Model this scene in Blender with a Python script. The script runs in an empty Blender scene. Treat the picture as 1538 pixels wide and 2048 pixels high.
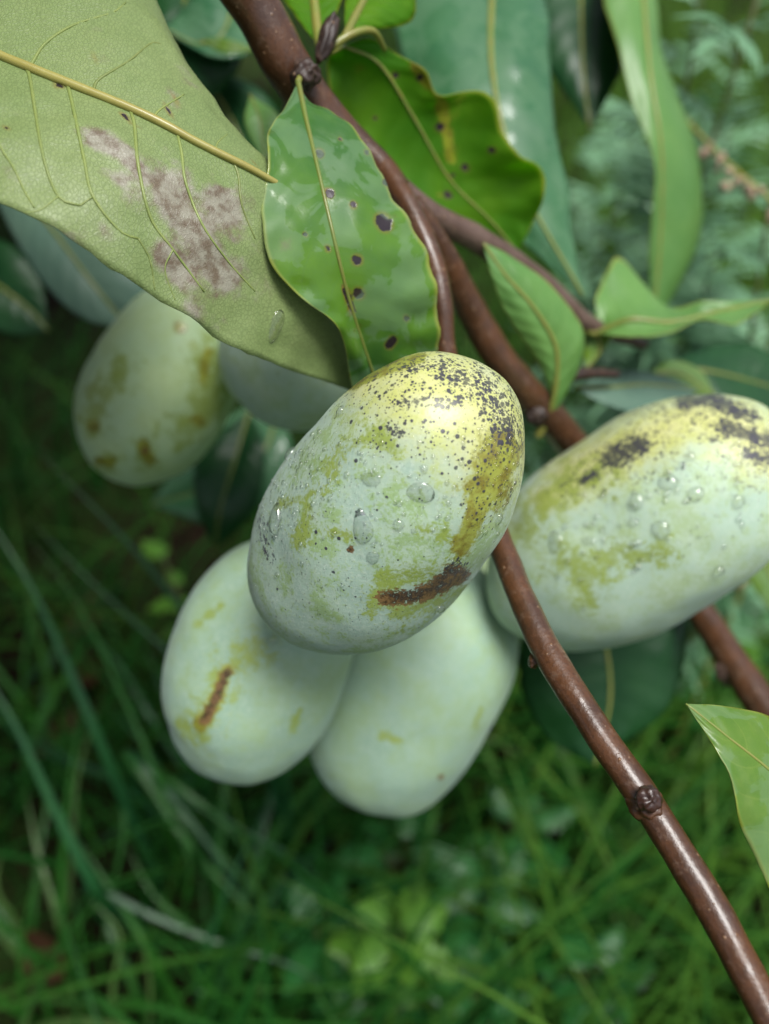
import bpy, bmesh, math, random
import numpy as np
from mathutils import Vector, Matrix, noise
from mathutils.bvhtree import BVHTree

random.seed(7); rng = np.random.default_rng(7)
sc = bpy.context.scene
COL = sc.collection

# ------------------------------------------------------------------ camera, sky, sun, exposure
FPX = 1649.0                       # focal length in photograph pixels (1538 x 2048)
PITCH = math.radians(42); CAMZ = 0.55
cam_d = bpy.data.cameras.new('camera'); cam = bpy.data.objects.new('camera', cam_d); COL.objects.link(cam)
cam.location = (0, 0, CAMZ); cam.rotation_euler = (math.pi/2 - PITCH, 0, 0)
cam_d.sensor_fit = 'AUTO'; cam_d.sensor_width = 36.0; cam_d.lens = 36.0*FPX/2048
cam_d.clip_start = 0.01; cam_d.clip_end = 200
cam_d.dof.use_dof = True; cam_d.dof.focus_distance = 0.149; cam_d.dof.aperture_fstop = 8.0
sc.camera = cam

SUN_EL, SUN_AZ = math.radians(70), math.radians(140)     # azimuth clockwise from +Y
w = bpy.data.worlds.new('World'); sc.world = w; w.use_nodes = True
wn = w.node_tree.nodes; wl = w.node_tree.links; wn.clear()
sky = wn.new('ShaderNodeTexSky'); sky.sky_type = 'NISHITA'; sky.sun_disc = False
sky.sun_elevation = SUN_EL; sky.sun_rotation = SUN_AZ; sky.air_density = 1.0; sky.dust_density = 3.0
hs = wn.new('ShaderNodeHueSaturation'); hs.inputs['Saturation'].default_value = 0.55
bg = wn.new('ShaderNodeBackground'); bg.inputs['Strength'].default_value = 0.05
wo = wn.new('ShaderNodeOutputWorld')
wl.new(sky.outputs[0], hs.inputs['Color']); wl.new(hs.outputs[0], bg.inputs['Color']); wl.new(bg.outputs[0], wo.inputs[0])
sun_d = bpy.data.lights.new('sun', 'SUN'); sun_d.energy = 1.5; sun_d.angle = math.radians(26); sun_d.color = (1.0, 0.99, 0.96)
sun = bpy.data.objects.new('sun', sun_d); COL.objects.link(sun)
sdir = Vector((math.sin(SUN_AZ)*math.cos(SUN_EL), math.cos(SUN_AZ)*math.cos(SUN_EL), math.sin(SUN_EL)))
sun.rotation_euler = sdir.to_track_quat('Z', 'Y').to_euler(); sun.location = (0.5, -0.5, 3)
sc.view_settings.view_transform = 'Standard'; sc.view_settings.look = 'None'
sc.view_settings.gamma = 1.0; sc.view_settings.use_curve_mapping = False
sc.view_settings.exposure = 1.34
sc.cycles.use_denoising = True
sc.cycles.max_bounces = 7; sc.cycles.diffuse_bounces = 3; sc.cycles.glossy_bounces = 3; sc.cycles.transmission_bounces = 6; sc.cycles.transparent_max_bounces = 8

# ------------------------------------------------------------------ view helpers
FW = Vector((0, math.cos(PITCH), -math.sin(PITCH))); RT = Vector((1, 0, 0)); UP = Vector((0, math.sin(PITCH), math.cos(PITCH)))
CAM = Vector((0, 0, CAMZ))
def P(px, py, d): return CAM + d*(FW + RT*((px-769)/FPX) + UP*((1024-py)/FPX))
def PL(lst): return [P(*a) for a in lst]
def ray(px, py): return (FW + RT*((px-769)/FPX) + UP*((1024-py)/FPX)).normalized()
def proj(V):
    V = np.asarray(V) - np.array(CAM)
    d = V @ np.array(FW); return np.stack([769 + FPX*(V @ np.array(RT))/d, 1024 - FPX*(V @ np.array(UP))/d], 1)
def ground_d(px, py, z=0.0):
    r = FW + RT*((px-769)/FPX) + UP*((1024-py)/FPX); return (z-CAMZ)/r.z

def catmull(pts, n):
    pts = [Vector(p) for p in pts]
    if len(pts) == 2: return [pts[0].lerp(pts[1], i/(n-1)) for i in range(n)]
    q = [pts[0]*2-pts[1]] + pts + [pts[-1]*2-pts[-2]]; out = []
    for i in range(1, len(q)-2):
        for k in range(24):
            t = k/24; a, b, c, d = q[i-1], q[i], q[i+1], q[i+2]
            out.append(0.5*((2*b) + (c-a)*t + (2*a-5*b+4*c-d)*t*t + (3*b-a-3*c+d)*t**3))
    out.append(pts[-1])
    L = [0]
    for a, b in zip(out, out[1:]): L.append(L[-1] + (b-a).length)
    T = np.linspace(0, L[-1], n); A = np.array(out)
    R = np.stack([np.interp(T, L, A[:, k]) for k in range(3)], 1)
    return [Vector(r) for r in R]

def mesh(name, verts, faces, smooth=True, uvs=None):
    me = bpy.data.meshes.new(name); me.from_pydata([tuple(v) for v in verts], [], faces); me.update()
    if smooth: me.polygons.foreach_set('use_smooth', [True]*len(me.polygons))
    if uvs is not None:
        uv = me.uv_layers.new(name='UVMap'); li = np.empty(len(me.loops), int); me.loops.foreach_get('vertex_index', li)
        uv.data.foreach_set('uv', np.asarray(uvs, float)[li].ravel())
    return me
def attr(me, name, vals):
    a = me.attributes.new(name, 'FLOAT', 'POINT'); a.data.foreach_set('value', np.asarray(vals, np.float32))
def obj(name, me, mat, parent=None, loc=None):
    o = bpy.data.objects.new(name, me); COL.objects.link(o)
    if mat is not None:
        if not me.materials: me.materials.append(mat)
    if parent is not None: o.parent = parent
    if loc is not None: o.location = loc
    return o
def thing(name, label, cat, loc=(0, 0, 0), group=None):
    o = bpy.data.objects.new(name, None); COL.objects.link(o); o.location = loc; o.empty_display_size = 0.01
    o['label'] = label; o['category'] = cat
    if group: o['group'] = group
    return o
def tag(o, label, cat, group=None):
    o['label'] = label; o['category'] = cat
    if group: o['group'] = group
    return o
def shift(pts, c): return [Vector(p) - Vector(c) for p in pts]

def tube_geo(pts, rad, seg=12, bump=0.0, bscale=300., round_end=True, flat=1.0):
    n = len(pts); V = []; F = []
    t = [(pts[min(i+1, n-1)]-pts[max(i-1, 0)]).normalized() for i in range(n)]
    a = t[0].orthogonal().normalized()
    for i in range(n):
        a = (a - t[i]*a.dot(t[i])).normalized(); b = t[i].cross(a)
        for k in range(seg):
            th = 2*math.pi*k/seg; dirv = a*math.cos(th) + b*math.sin(th)*flat
            r = rad[i]
            if bump: r *= 1 + bump*noise.noise((pts[i]+dirv*rad[i])*bscale)
            V.append(pts[i] + dirv*r)
    for i in range(n-1):
        for k in range(seg):
            F.append((i*seg+k, i*seg+(k+1) % seg, (i+1)*seg+(k+1) % seg, (i+1)*seg+k))
    c0 = len(V); V.append(pts[0] - t[0]*rad[0]*(0.5 if round_end else 0)); V.append(pts[-1] + t[-1]*rad[-1]*(0.5 if round_end else 0))
    for k in range(seg):
        F.append((c0, (k+1) % seg, k)); F.append((c0+1, (n-1)*seg+k, (n-1)*seg+(k+1) % seg))
    return V, F
def radii(vals, n):
    return list(np.interp(np.linspace(0, 1, n), np.linspace(0, 1, len(vals)), vals))

# ------------------------------------------------------------------ materials
class N:
    def __init__(s, name):
        s.m = bpy.data.materials.new(name); s.m.use_nodes = True; s.t = s.m.node_tree; s.t.nodes.clear()
        s.out = s.t.nodes.new('ShaderNodeOutputMaterial')
    def n(s, typ, **kw):
        x = s.t.nodes.new('ShaderNode'+typ)
        for k, v in kw.items(): setattr(x, k, v)
        return x
    def set(s, sock, v):
        if isinstance(v, bpy.types.NodeSocket): s.t.links.new(v, sock)
        elif isinstance(v, (tuple, list)) and len(v) == 3 and sock.type == 'RGBA': sock.default_value = (*v, 1)
        else: sock.default_value = v
    def math(s, op, a, b=0.5, c=0.0, clamp=False):
        x = s.n('Math', operation=op, use_clamp=clamp); s.set(x.inputs[0], a); s.set(x.inputs[1], b)
        if len(x.inputs) > 2: s.set(x.inputs[2], c)
        return x.outputs[0]
    def mix(s, f, a, b, blend='MIX'):
        x = s.n('Mix', data_type='RGBA', blend_type=blend); s.set(x.inputs[0], f); s.set(x.inputs[6], a); s.set(x.inputs[7], b); return x.outputs[2]
    def ramp(s, v, lo, hi, a=0.0, b=1.0):
        x = s.n('MapRange', interpolation_type='SMOOTHSTEP'); s.set(x.inputs[0], v)
        for i, q in enumerate((lo, hi, a, b)): s.set(x.inputs[i+1], q)
        return x.outputs[0]
    def noise(s, scale, detail=4, rough=0.55, vec=None, dist=0.0):
        x = s.n('TexNoise'); x.inputs['Scale'].default_value = scale; x.inputs['Detail'].default_value = detail
        x.inputs['Roughness'].default_value = rough; x.inputs['Distortion'].default_value = dist
        s.set(x.inputs['Vector'], vec if vec is not None else s.co()); return x.outputs[0]
    def co(s, which='Object'):
        x = s.n('TexCoord'); return x.outputs[which]
    def mapping(s, vec, scale=(1, 1, 1), rot=(0, 0, 0)):
        x = s.n('Mapping'); s.set(x.inputs[0], vec); x.inputs['Scale'].default_value = scale; x.inputs['Rotation'].default_value = rot; return x.outputs[0]
    def voro(s, scale, feature='F1', vec=None, rand=1.0):
        x = s.n('TexVoronoi', feature=feature); x.inputs['Scale'].default_value = scale; x.inputs['Randomness'].default_value = rand
        s.set(x.inputs['Vector'], vec if vec is not None else s.co()); return x
    def attr(s, name): return s.n('Attribute', attribute_name=name).outputs['Fac']
    def bump(s, h, strength=0.3, dist=0.0005, normal=None):
        x = s.n('Bump'); x.inputs['Strength'].default_value = strength; x.inputs['Distance'].default_value = dist
        s.set(x.inputs['Height'], h)
        if normal is not None: s.set(x.inputs['Normal'], normal)
        return x.outputs[0]
    def bsdf(s, **kw):
        x = s.n('BsdfPrincipled')
        for k, v in kw.items(): s.set(x.inputs[k], v)
        return x
    def done(s, shader): s.t.links.new(shader, s.out.inputs['Surface']); return s.m

def edge(g, a, noise_v, amp=0.5, w=0.12):
    """irregular edge of a painted mark: attribute (1 inside .. -1 outside) + noise -> mask"""
    v = g.math('ADD', a, g.math('MULTIPLY', g.math('SUBTRACT', noise_v, 0.5), amp*2))
    return g.ramp(v, -w, w)

def halftone(g, a, noise_v, lo=-0.9, hi=0.9, top=0.85, gain=3.2, soft=0.12):
    """painted mark broken up into grains: its attribute sets how much of the noise shows"""
    c = g.ramp(a, lo, hi, 0.0, top); ns = g.math('ADD', g.math('MULTIPLY', g.math('SUBTRACT', noise_v, 0.5), gain), 0.5)
    return g.math('MULTIPLY', g.ramp(g.math('SUBTRACT', ns, g.math('SUBTRACT', 1.0, c)), -soft, soft), g.ramp(c, 0.0, 0.12))

def fruit_mat(name, bloom_a, bloom_b, skin, hero=1.0, speck=1.0, bt=0.34):
    g = N(name); n_big = g.noise(70, 4, 0.6); n_mid = g.noise(300, 6, 0.68); n_fine = g.noise(1300, 4, 0.7)
    yel, olv, grn, scar, blk, dots = [g.attr(k) for k in ('yel', 'olv', 'grn', 'scar', 'blk', 'dots')]
    col = g.mix(g.ramp(n_big, 0.35, 0.68), bloom_a, bloom_b)
    col = g.mix(g.math('MULTIPLY', g.ramp(n_fine, 0.47, 0.62), 0.5*hero), col, (0.58, 0.67, 0.58))
    rub = g.math('ADD', g.math('MULTIPLY', n_fine, 0.5), g.math('MULTIPLY', n_mid, 0.5))
    col = g.mix(g.math('MULTIPLY', g.ramp(g.math('ADD', rub, g.math('MULTIPLY', g.math('SUBTRACT', n_big, 0.5), 0.35)), 0.47, 0.58), 0.75*hero), col, skin)
    m_y = g.math('MULTIPLY', edge(g, yel, n_mid, 0.9, 0.9), 0.9); col = g.mix(m_y, col, g.mix(g.ramp(n_mid, 0.3, 0.7), (0.66, 0.64, 0.27), (0.58, 0.60, 0.18)))
    m_g = g.math('MULTIPLY', halftone(g, g.math('ADD', grn, g.math('MULTIPLY', g.math('SUBTRACT', g.noise(160, 4, 0.6), 0.5), 3.0)), rub, -0.9, 1.1, 0.72, 3.4, 0.25), 0.85); col = g.mix(m_g, col, g.mix(n_mid, (0.20, 0.28, 0.025), (0.36, 0.45, 0.09)))
    m_o = g.math('MULTIPLY', halftone(g, olv, rub, -1.0, 0.7, 1.05, 3.0, 0.28), 0.92)
    col = g.mix(m_o, col, g.mix(g.ramp(n_mid, 0.42, 0.66), (0.34, 0.37, 0.05), (0.19, 0.15, 0.018)))
    # black specks: merging dots of three sizes, denser in clumps
    clump = g.noise(300, 3, 0.65); cl = g.math('MULTIPLY', g.math('SUBTRACT', clump, 0.5), 2.0)
    bk = g.math('MAXIMUM', blk, -0.35)
    masks = []
    for scale, r0, r1, den in ((950, 0.14, 0.42, 0.85), (1700, 0.14, 0.44, 0.8), (3200, 0.12, 0.36, 0.5)):
        v = g.voro(scale, vec=g.co()); sep = g.n('SeparateColor'); g.set(sep.inputs[0], v.outputs['Color'])
        dd = g.math('ADD', g.math('MULTIPLY', dots, den), g.math('ADD', g.math('MULTIPLY', cl, g.math('ADD', g.math('MULTIPLY', dots, 0.9), 0.08)), g.math('MULTIPLY', g.math('ADD', bk, 0.35), 0.45)))
        keep = g.ramp(g.math('SUBTRACT', dd, sep.outputs[1]), -0.06, 0.02)
        big = g.ramp(g.math('SUBTRACT', dd, sep.outputs[1]), 0.2, 1.0, 0.0, 0.22)
        rr = g.math('MULTIPLY', g.math('ADD', g.math('ADD', g.math('MULTIPLY', sep.outputs[0], r1-r0), r0), big), keep)
        masks.append(g.ramp(g.math('SUBTRACT', rr, v.outputs['Distance']), -0.03, 0.05))
    dm = g.math('MAXIMUM', g.math('MAXIMUM', masks[0], masks[1]), masks[2])
    dm = g.math('MULTIPLY', dm, speck)
    dm = g.math('MAXIMUM', dm, halftone(g, blk, g.noise(900, 3, 0.6), -0.6, 1.0, bt, 3.0, 0.08))
    # pepper streaks rubbed into the bloom
    pep = g.attr('pep'); pn = g.noise(1700, 4, 0.75, vec=g.mapping(g.co(), (1, 1, 0.5), (0.4, 0.6, 0.3)))
    pm = g.math('MULTIPLY', g.ramp(pn, 0.57, 0.68), g.math('MULTIPLY', pep, 0.8, clamp=True))
    col = g.mix(pm, col, (0.05, 0.065, 0.025))
    m_s = halftone(g, scar, rub, -1.0, 0.9, 0.95, 3.4, 0.15)
    col = g.mix(m_s, col, g.mix(g.ramp(rub, 0.42, 0.60), (0.035, 0.018, 0.008), (0.24, 0.14, 0.055)))
    col = g.mix(g.math('MULTIPLY', dm, g.ramp(n_mid, 0.3, 0.6, 0.72, 1.0)), col, g.mix(g.ramp(n_mid, 0.35, 0.65), (0.018, 0.021, 0.034), (0.06, 0.058, 0.075)))
    gloss = g.math('MAXIMUM', g.math('MAXIMUM', m_y, m_o), g.math('MULTIPLY', m_g, 0.7))
    rough = g.math('SUBTRACT', 0.56, g.math('MULTIPLY', gloss, 0.24))
    h = g.math('ADD', g.math('MULTIPLY', rub, 0.8), g.math('MULTIPLY', dm, 0.25))
    h = g.math('ADD', h, g.math('MULTIPLY', m_s, g.math('SUBTRACT', n_mid, 0.9)))
    b = g.bsdf(**{'Base Color': col, 'Roughness': rough, 'Normal': g.bump(h, 0.45*max(hero, 0.4), 0.0005), 'Specular IOR Level': 0.45,
                  'Sheen Weight': g.math('MULTIPLY', g.math('SUBTRACT', 1.0, gloss), 0.14), 'Sheen Roughness': 0.45, 'Sheen Tint': (0.80, 0.9, 1.0),
                  'Coat Weight': g.math('MULTIPLY', gloss, 0.4), 'Coat Roughness': 0.33})
    return g.done(b.outputs[0])

def leaf_mat(name, c1, c2, vein, trans=(0.25, 0.45, 0.04), tw=0.3, rough=0.38, coat=0.35, nveins=11, net=0.0, vein_amt=0.5, blot=None, wet=0.0, edgecol=None):
    g = N(name); uv = g.n('UVMap').outputs[0]; sx = g.n('SeparateXYZ'); g.set(sx.inputs[0], uv)
    u = g.math('ABSOLUTE', g.math('SUBTRACT', g.math('MULTIPLY', sx.outputs[0], 2.0), 1.0)); t = sx.outputs[1]
    nb = g.noise(45, 4); nf = g.noise(500, 4, 0.6)
    col = g.mix(g.ramp(nb, 0.3, 0.7), c1, c2)
    col = g.mix(g.math('MULTIPLY', g.ramp(nf, 0.4, 0.75), 0.25), col, vein)
    curve = g.math('MULTIPLY', g.math('POWER', u, 1.5), 0.13)
    side = g.math('MULTIPLY', g.math('GREATER_THAN', sx.outputs[0], 0.5), 0.5/nveins)
    ph = g.math('FRACT', g.math('MULTIPLY', g.math('ADD', g.math('SUBTRACT', t, curve), side), nveins))
    dist = g.math('ABSOLUTE', g.math('SUBTRACT', ph, 0.5))
    vm = g.math('MULTIPLY', g.ramp(dist, 0.0, 0.055, 1.0, 0.0), g.ramp(u, 0.75, 1.0, 1.0, 0.15))
    col = g.mix(g.math('MULTIPLY', vm, vein_amt), col, vein)
    h = g.math('ADD', g.math('MULTIPLY', g.ramp(dist, 0.0, 0.45), 0.6), g.math('MULTIPLY', nf, 0.25))
    if net:
        vo = g.voro(1750, 'DISTANCE_TO_EDGE', vec=g.mapping(g.co(), (1.0, 0.6, 0.75), (0, 0.5, 0.4))); nm = g.ramp(vo.outputs['Distance'], 0.02, 0.16, 1.0, 0.0)
        vo2 = g.voro(430, 'DISTANCE_TO_EDGE', vec=g.co()); nm2 = g.ramp(vo2.outputs['Distance'], 0.0, 0.05, 1.0, 0.0)
        nn = g.math('MAXIMUM', nm, g.math('MULTIPLY', nm2, 0.5))
        col = g.mix(g.math('MULTIPLY', nn, net), col, tuple(x*0.45 for x in c1)); h = g.math('ADD', h, g.math('MULTIPLY', nn, 0.16))
    if edgecol: col = g.mix(g.ramp(u, 0.93, 0.99), col, edgecol)
    rgh = rough
    if blot:
        bm = g.attr('blot'); bn = g.noise(95, 5, 0.6); mk = g.math('MULTIPLY', edge(g, g.math('SUBTRACT', bm, 0.25), bn, 3.2, 0.55), 0.85)
        col = g.mix(mk, col, g.mix(g.ramp(g.noise(420, 4), 0.35, 0.65), blot[0], blot[1]))
        sp = g.attr('spot'); halo = g.ramp(sp, -0.75, 0.0); col = g.mix(g.math('MULTIPLY', halo, 0.45), col, (0.26, 0.16, 0.03))
        mk2 = edge(g, sp, g.noise(700, 4), 0.7, 0.15); col = g.mix(mk2, col, (0.022, 0.014, 0.018))
        h = g.math('SUBTRACT', h, g.math('MULTIPLY', mk2, 0.5)); tmask = g.math('SUBTRACT', 1.0, g.math('MAXIMUM', mk, mk2))
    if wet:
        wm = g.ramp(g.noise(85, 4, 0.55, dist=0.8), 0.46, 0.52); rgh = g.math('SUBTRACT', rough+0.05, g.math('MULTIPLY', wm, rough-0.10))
        col = g.mix(g.math('MULTIPLY', g.math('SUBTRACT', 1.0, wm), 0.32*wet), col, (0.22, 0.34, 0.22)); coat = g.math('MULTIPLY', wm, coat)  # dry patches: pale sky sheen painted into the base colour
    nrm = g.bump(h, 0.35, 0.0006)
    b = g.bsdf(**{'Base Color': col, 'Roughness': rgh, 'Normal': nrm, 'Coat Normal': nrm, 'Coat Weight': coat, 'Coat Roughness': 0.32, 'Specular IOR Level': 0.33})
    tr = g.n('BsdfTranslucent'); g.set(tr.inputs[0], g.mix(0.35, trans, col)); g.set(tr.inputs[1], nrm)
    mx = g.n('MixShader'); g.set(mx.inputs[0], g.math('MULTIPLY', tmask, tw) if blot else tw)
    g.t.links.new(b.outputs[0], mx.inputs[1]); g.t.links.new(tr.outputs[0], mx.inputs[2])
    return g.done(mx.outputs[0])

def plain_mat(name, c1, c2, scale=200, rough=0.5, coat=0.0, bump=0.2, tw=0.0, spec=0.5):
    g = N(name); n1 = g.noise(scale, 5, 0.6); col = g.mix(g.ramp(n1, 0.3, 0.7), c1, c2)
    oi = g.n('ObjectInfo'); col = g.mix(g.math('MULTIPLY', oi.outputs['Random'], 0.6), col, tuple(x*0.55 for x in c1))
    b = g.bsdf(**{'Base Color': col, 'Roughness': rough, 'Coat Weight': coat, 'Coat Roughness': 0.2, 'Specular IOR Level': spec, 'Normal': g.bump(n1, bump, 0.0005)})
    if not tw: return g.done(b.outputs[0])
    tr = g.n('BsdfTranslucent'); g.set(tr.inputs[0], col); mx = g.n('MixShader'); mx.inputs[0].default_value = tw
    g.t.links.new(b.outputs[0], mx.inputs[1]); g.t.links.new(tr.outputs[0], mx.inputs[2]); return g.done(mx.outputs[0])

def bark_mat(name, c1, c2, rough=0.3, coat=0.5, coat_r=0.16):
    g = N(name); n1 = g.noise(130, 6, 0.68); n2 = g.noise(1500, 4, 0.7); n3 = g.noise(420, 5, 0.7)
    col = g.mix(g.ramp(n1, 0.36, 0.64), c1, c2); col = g.mix(g.math('MULTIPLY', g.ramp(n2, 0.48, 0.66), 0.55), col, tuple(x*0.4 for x in c1))
    col = g.mix(g.math('MULTIPLY', g.ramp(n3, 0.54, 0.66), 0.35), col, (0.20, 0.13, 0.09))
    v = g.voro(520); sep = g.n('SeparateColor'); g.set(sep.inputs[0], v.outputs['Color'])
    len_ = g.math('MULTIPLY', g.ramp(v.outputs['Distance'], 0.06, g.math('ADD', g.math('MULTIPLY', sep.outputs[1], 0.16), 0.10), 1.0, 0.0), g.math('GREATER_THAN', sep.outputs[0], 0.4))
    col = g.mix(g.math('MULTIPLY', len_, 0.6), col, (0.36, 0.21, 0.11))
    h = g.math('ADD', g.math('MULTIPLY', n2, 0.5), g.math('ADD', g.math('MULTIPLY', len_, 0.7), g.math('MULTIPLY', n3, 0.9)))
    nr = g.bump(h, 0.55, 0.0004)
    cw = g.math('MULTIPLY', g.ramp(n1, 0.35, 0.55, 0.35, 1.0), coat)
    b = g.bsdf(**{'Base Color': col, 'Roughness': rough, 'Coat Weight': cw, 'Coat Roughness': coat_r, 'Normal': nr, 'Coat Normal': g.bump(h, 0.30, 0.0003), 'Specular IOR Level': 0.4})
    return g.done(b.outputs[0])

M = {}
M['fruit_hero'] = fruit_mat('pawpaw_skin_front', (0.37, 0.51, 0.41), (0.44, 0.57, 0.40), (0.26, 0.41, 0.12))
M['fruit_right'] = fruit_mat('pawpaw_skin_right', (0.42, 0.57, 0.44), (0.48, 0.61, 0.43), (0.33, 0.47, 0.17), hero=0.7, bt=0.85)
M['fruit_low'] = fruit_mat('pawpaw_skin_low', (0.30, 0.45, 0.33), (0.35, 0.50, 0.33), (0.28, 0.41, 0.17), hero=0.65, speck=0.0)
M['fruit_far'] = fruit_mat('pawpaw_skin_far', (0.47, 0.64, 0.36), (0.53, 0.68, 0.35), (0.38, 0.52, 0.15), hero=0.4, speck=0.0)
M['under'] = leaf_mat('leaf_underside', (0.235, 0.325, 0.115), (0.28, 0.365, 0.14), (0.33, 0.40, 0.16), (0.30, 0.44, 0.06), 0.22, 0.45, 0.2, net=0.34, vein_amt=0.0, blot=((0.13, 0.075, 0.065), (0.30, 0.27, 0.23)))
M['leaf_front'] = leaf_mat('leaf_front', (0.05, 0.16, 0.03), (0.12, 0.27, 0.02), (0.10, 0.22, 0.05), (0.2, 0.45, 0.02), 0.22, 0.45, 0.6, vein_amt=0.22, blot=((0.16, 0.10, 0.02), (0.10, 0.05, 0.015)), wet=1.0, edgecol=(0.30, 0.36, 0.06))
M['leaf_lit'] = leaf_mat('leaf_lit', (0.07, 0.25, 0.006), (0.16, 0.34, 0.006), (0.13, 0.28, 0.02), (0.36, 0.80, 0.008), 0.55, 0.6, 0.0, vein_amt=0.2, blot=((0.25, 0.27, 0.01), (0.17, 0.14, 0.01)), edgecol=(0.35, 0.38, 0.03))
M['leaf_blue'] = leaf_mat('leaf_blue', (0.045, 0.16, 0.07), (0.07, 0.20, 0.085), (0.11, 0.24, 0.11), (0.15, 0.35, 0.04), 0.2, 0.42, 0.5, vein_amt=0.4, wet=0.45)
M['leaf_dark'] = leaf_mat('leaf_dark', (0.009, 0.06, 0.016), (0.016, 0.085, 0.02), (0.03, 0.11, 0.035), (0.1, 0.25, 0.02), 0.2, 0.45, 0.3, vein_amt=0.3)
M['leaf_pale'] = leaf_mat('leaf_pale', (0.12, 0.29, 0.07), (0.16, 0.34, 0.08), (0.20, 0.36, 0.11), (0.25, 0.45, 0.06), 0.25, 0.42, 0.35, vein_amt=0.3, edgecol=(0.30, 0.38, 0.08))
M['leaf_grey'] = leaf_mat('leaf_grey', (0.10, 0.19, 0.14), (0.12, 0.21, 0.15), (0.14, 0.24, 0.16), (0.2, 0.4, 0.1), 0.15, 0.55, 0.1, vein_amt=0.3)
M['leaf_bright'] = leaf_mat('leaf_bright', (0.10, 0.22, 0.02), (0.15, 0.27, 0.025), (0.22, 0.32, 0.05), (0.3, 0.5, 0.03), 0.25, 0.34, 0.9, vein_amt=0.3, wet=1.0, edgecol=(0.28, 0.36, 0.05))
M['midrib'] = plain_mat('midrib_yellow', (0.46, 0.42, 0.11), (0.40, 0.34, 0.08), 300, 0.4, 0.3)
M['midrib_green'] = plain_mat('midrib_green', (0.20, 0.27, 0.05), (0.26, 0.25, 0.05), 300, 0.42, 0.3)
M['vein'] = plain_mat('vein_pale', (0.27, 0.33, 0.09), (0.22, 0.29, 0.08), 300, 0.45, 0.1)
M['petiole'] = plain_mat('petiole_green', (0.24, 0.28, 0.05), (0.30, 0.27, 0.06), 200, 0.4, 0.3)
M['bark'] = bark_mat('bark_wet_brown', (0.105, 0.042, 0.016), (0.06, 0.024, 0.010), 0.42, 0.65, 0.15)
M['bark_grey'] = bark_mat('bark_grey_brown', (0.16, 0.105, 0.085), (0.11, 0.065, 0.05), 0.45, 0.25, 0.3)
M['bark_dark'] = bark_mat('bark_dark', (0.05, 0.026, 0.018), (0.03, 0.018, 0.014), 0.5, 0.2, 0.3)
M['bud'] = plain_mat('bud_brown', (0.035, 0.014, 0.010), (0.07, 0.03, 0.018), 900, 0.35, 0.4, 0.5)
def water_mat():
    g = N('water'); tp = g.n('BsdfTransparent'); rf = g.n('BsdfRefraction'); rf.inputs['IOR'].default_value = 1.333; rf.inputs['Roughness'].default_value = 0.0
    gl = g.n('BsdfGlossy'); gl.inputs['Roughness'].default_value = 0.05; lw = g.n('LayerWeight'); lw.inputs[0].default_value = 0.5; fr = g.math('ADD', g.math('MULTIPLY', g.math('POWER', lw.outputs['Facing'], 3.0), 0.75), 0.085)
    m1 = g.n('MixShader'); m1.inputs[0].default_value = 0.28; m2 = g.n('MixShader'); g.set(m2.inputs[0], fr)
    g.t.links.new(tp.outputs[0], m1.inputs[1]); g.t.links.new(rf.outputs[0], m1.inputs[2]); g.t.links.new(m1.outputs[0], m2.inputs[1]); g.t.links.new(gl.outputs[0], m2.inputs[2])
    return g.done(m2.outputs[0])
M['water'] = water_mat()

# ------------------------------------------------------------------ ground
def build_ground():
    n = 150; xs = np.sign(np.linspace(-1, 1, n))*np.abs(np.linspace(-1, 1, n))**3*60; ys = xs.copy()
    V = []; F = []
    for y in ys:
        for x in xs:
            z = 0.02*noise.noise(Vector((x*5, y*5, 0))) + 0.006*noise.noise(Vector((x*30, y*30, 3)))
            V.append((x, y + 0.6, z - 0.012))
    for j in range(n-1):
        for i in range(n-1): a = j*n+i; F.append((a, a+1, a+n+1, a+n))
    g = N('soil'); n1 = g.noise(9, 6, 0.65); n2 = g.noise(90, 5, 0.7); n3 = g.noise(1.6, 3)
    col = g.mix(g.ramp(n2, 0.3, 0.7), (0.007, 0.005, 0.003), (0.022, 0.013, 0.008)); col = g.mix(g.math('MULTIPLY', g.ramp(n1, 0.42, 0.62), 0.85), col, (0.018, 0.04, 0.008))
    col = g.mix(g.math('MULTIPLY', g.ramp(n3, 0.45, 0.6), 0.4), col, (0.06, 0.10, 0.025))
    o = obj('ground', mesh('ground', V, F), g.done(g.bsdf(**{'Base Color': col, 'Roughness': 0.9, 'Specular IOR Level': 0.05, 'Normal': g.bump(n2, 0.7, 0.01)}).outputs[0])); o['kind'] = 'structure'
build_ground()

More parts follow.
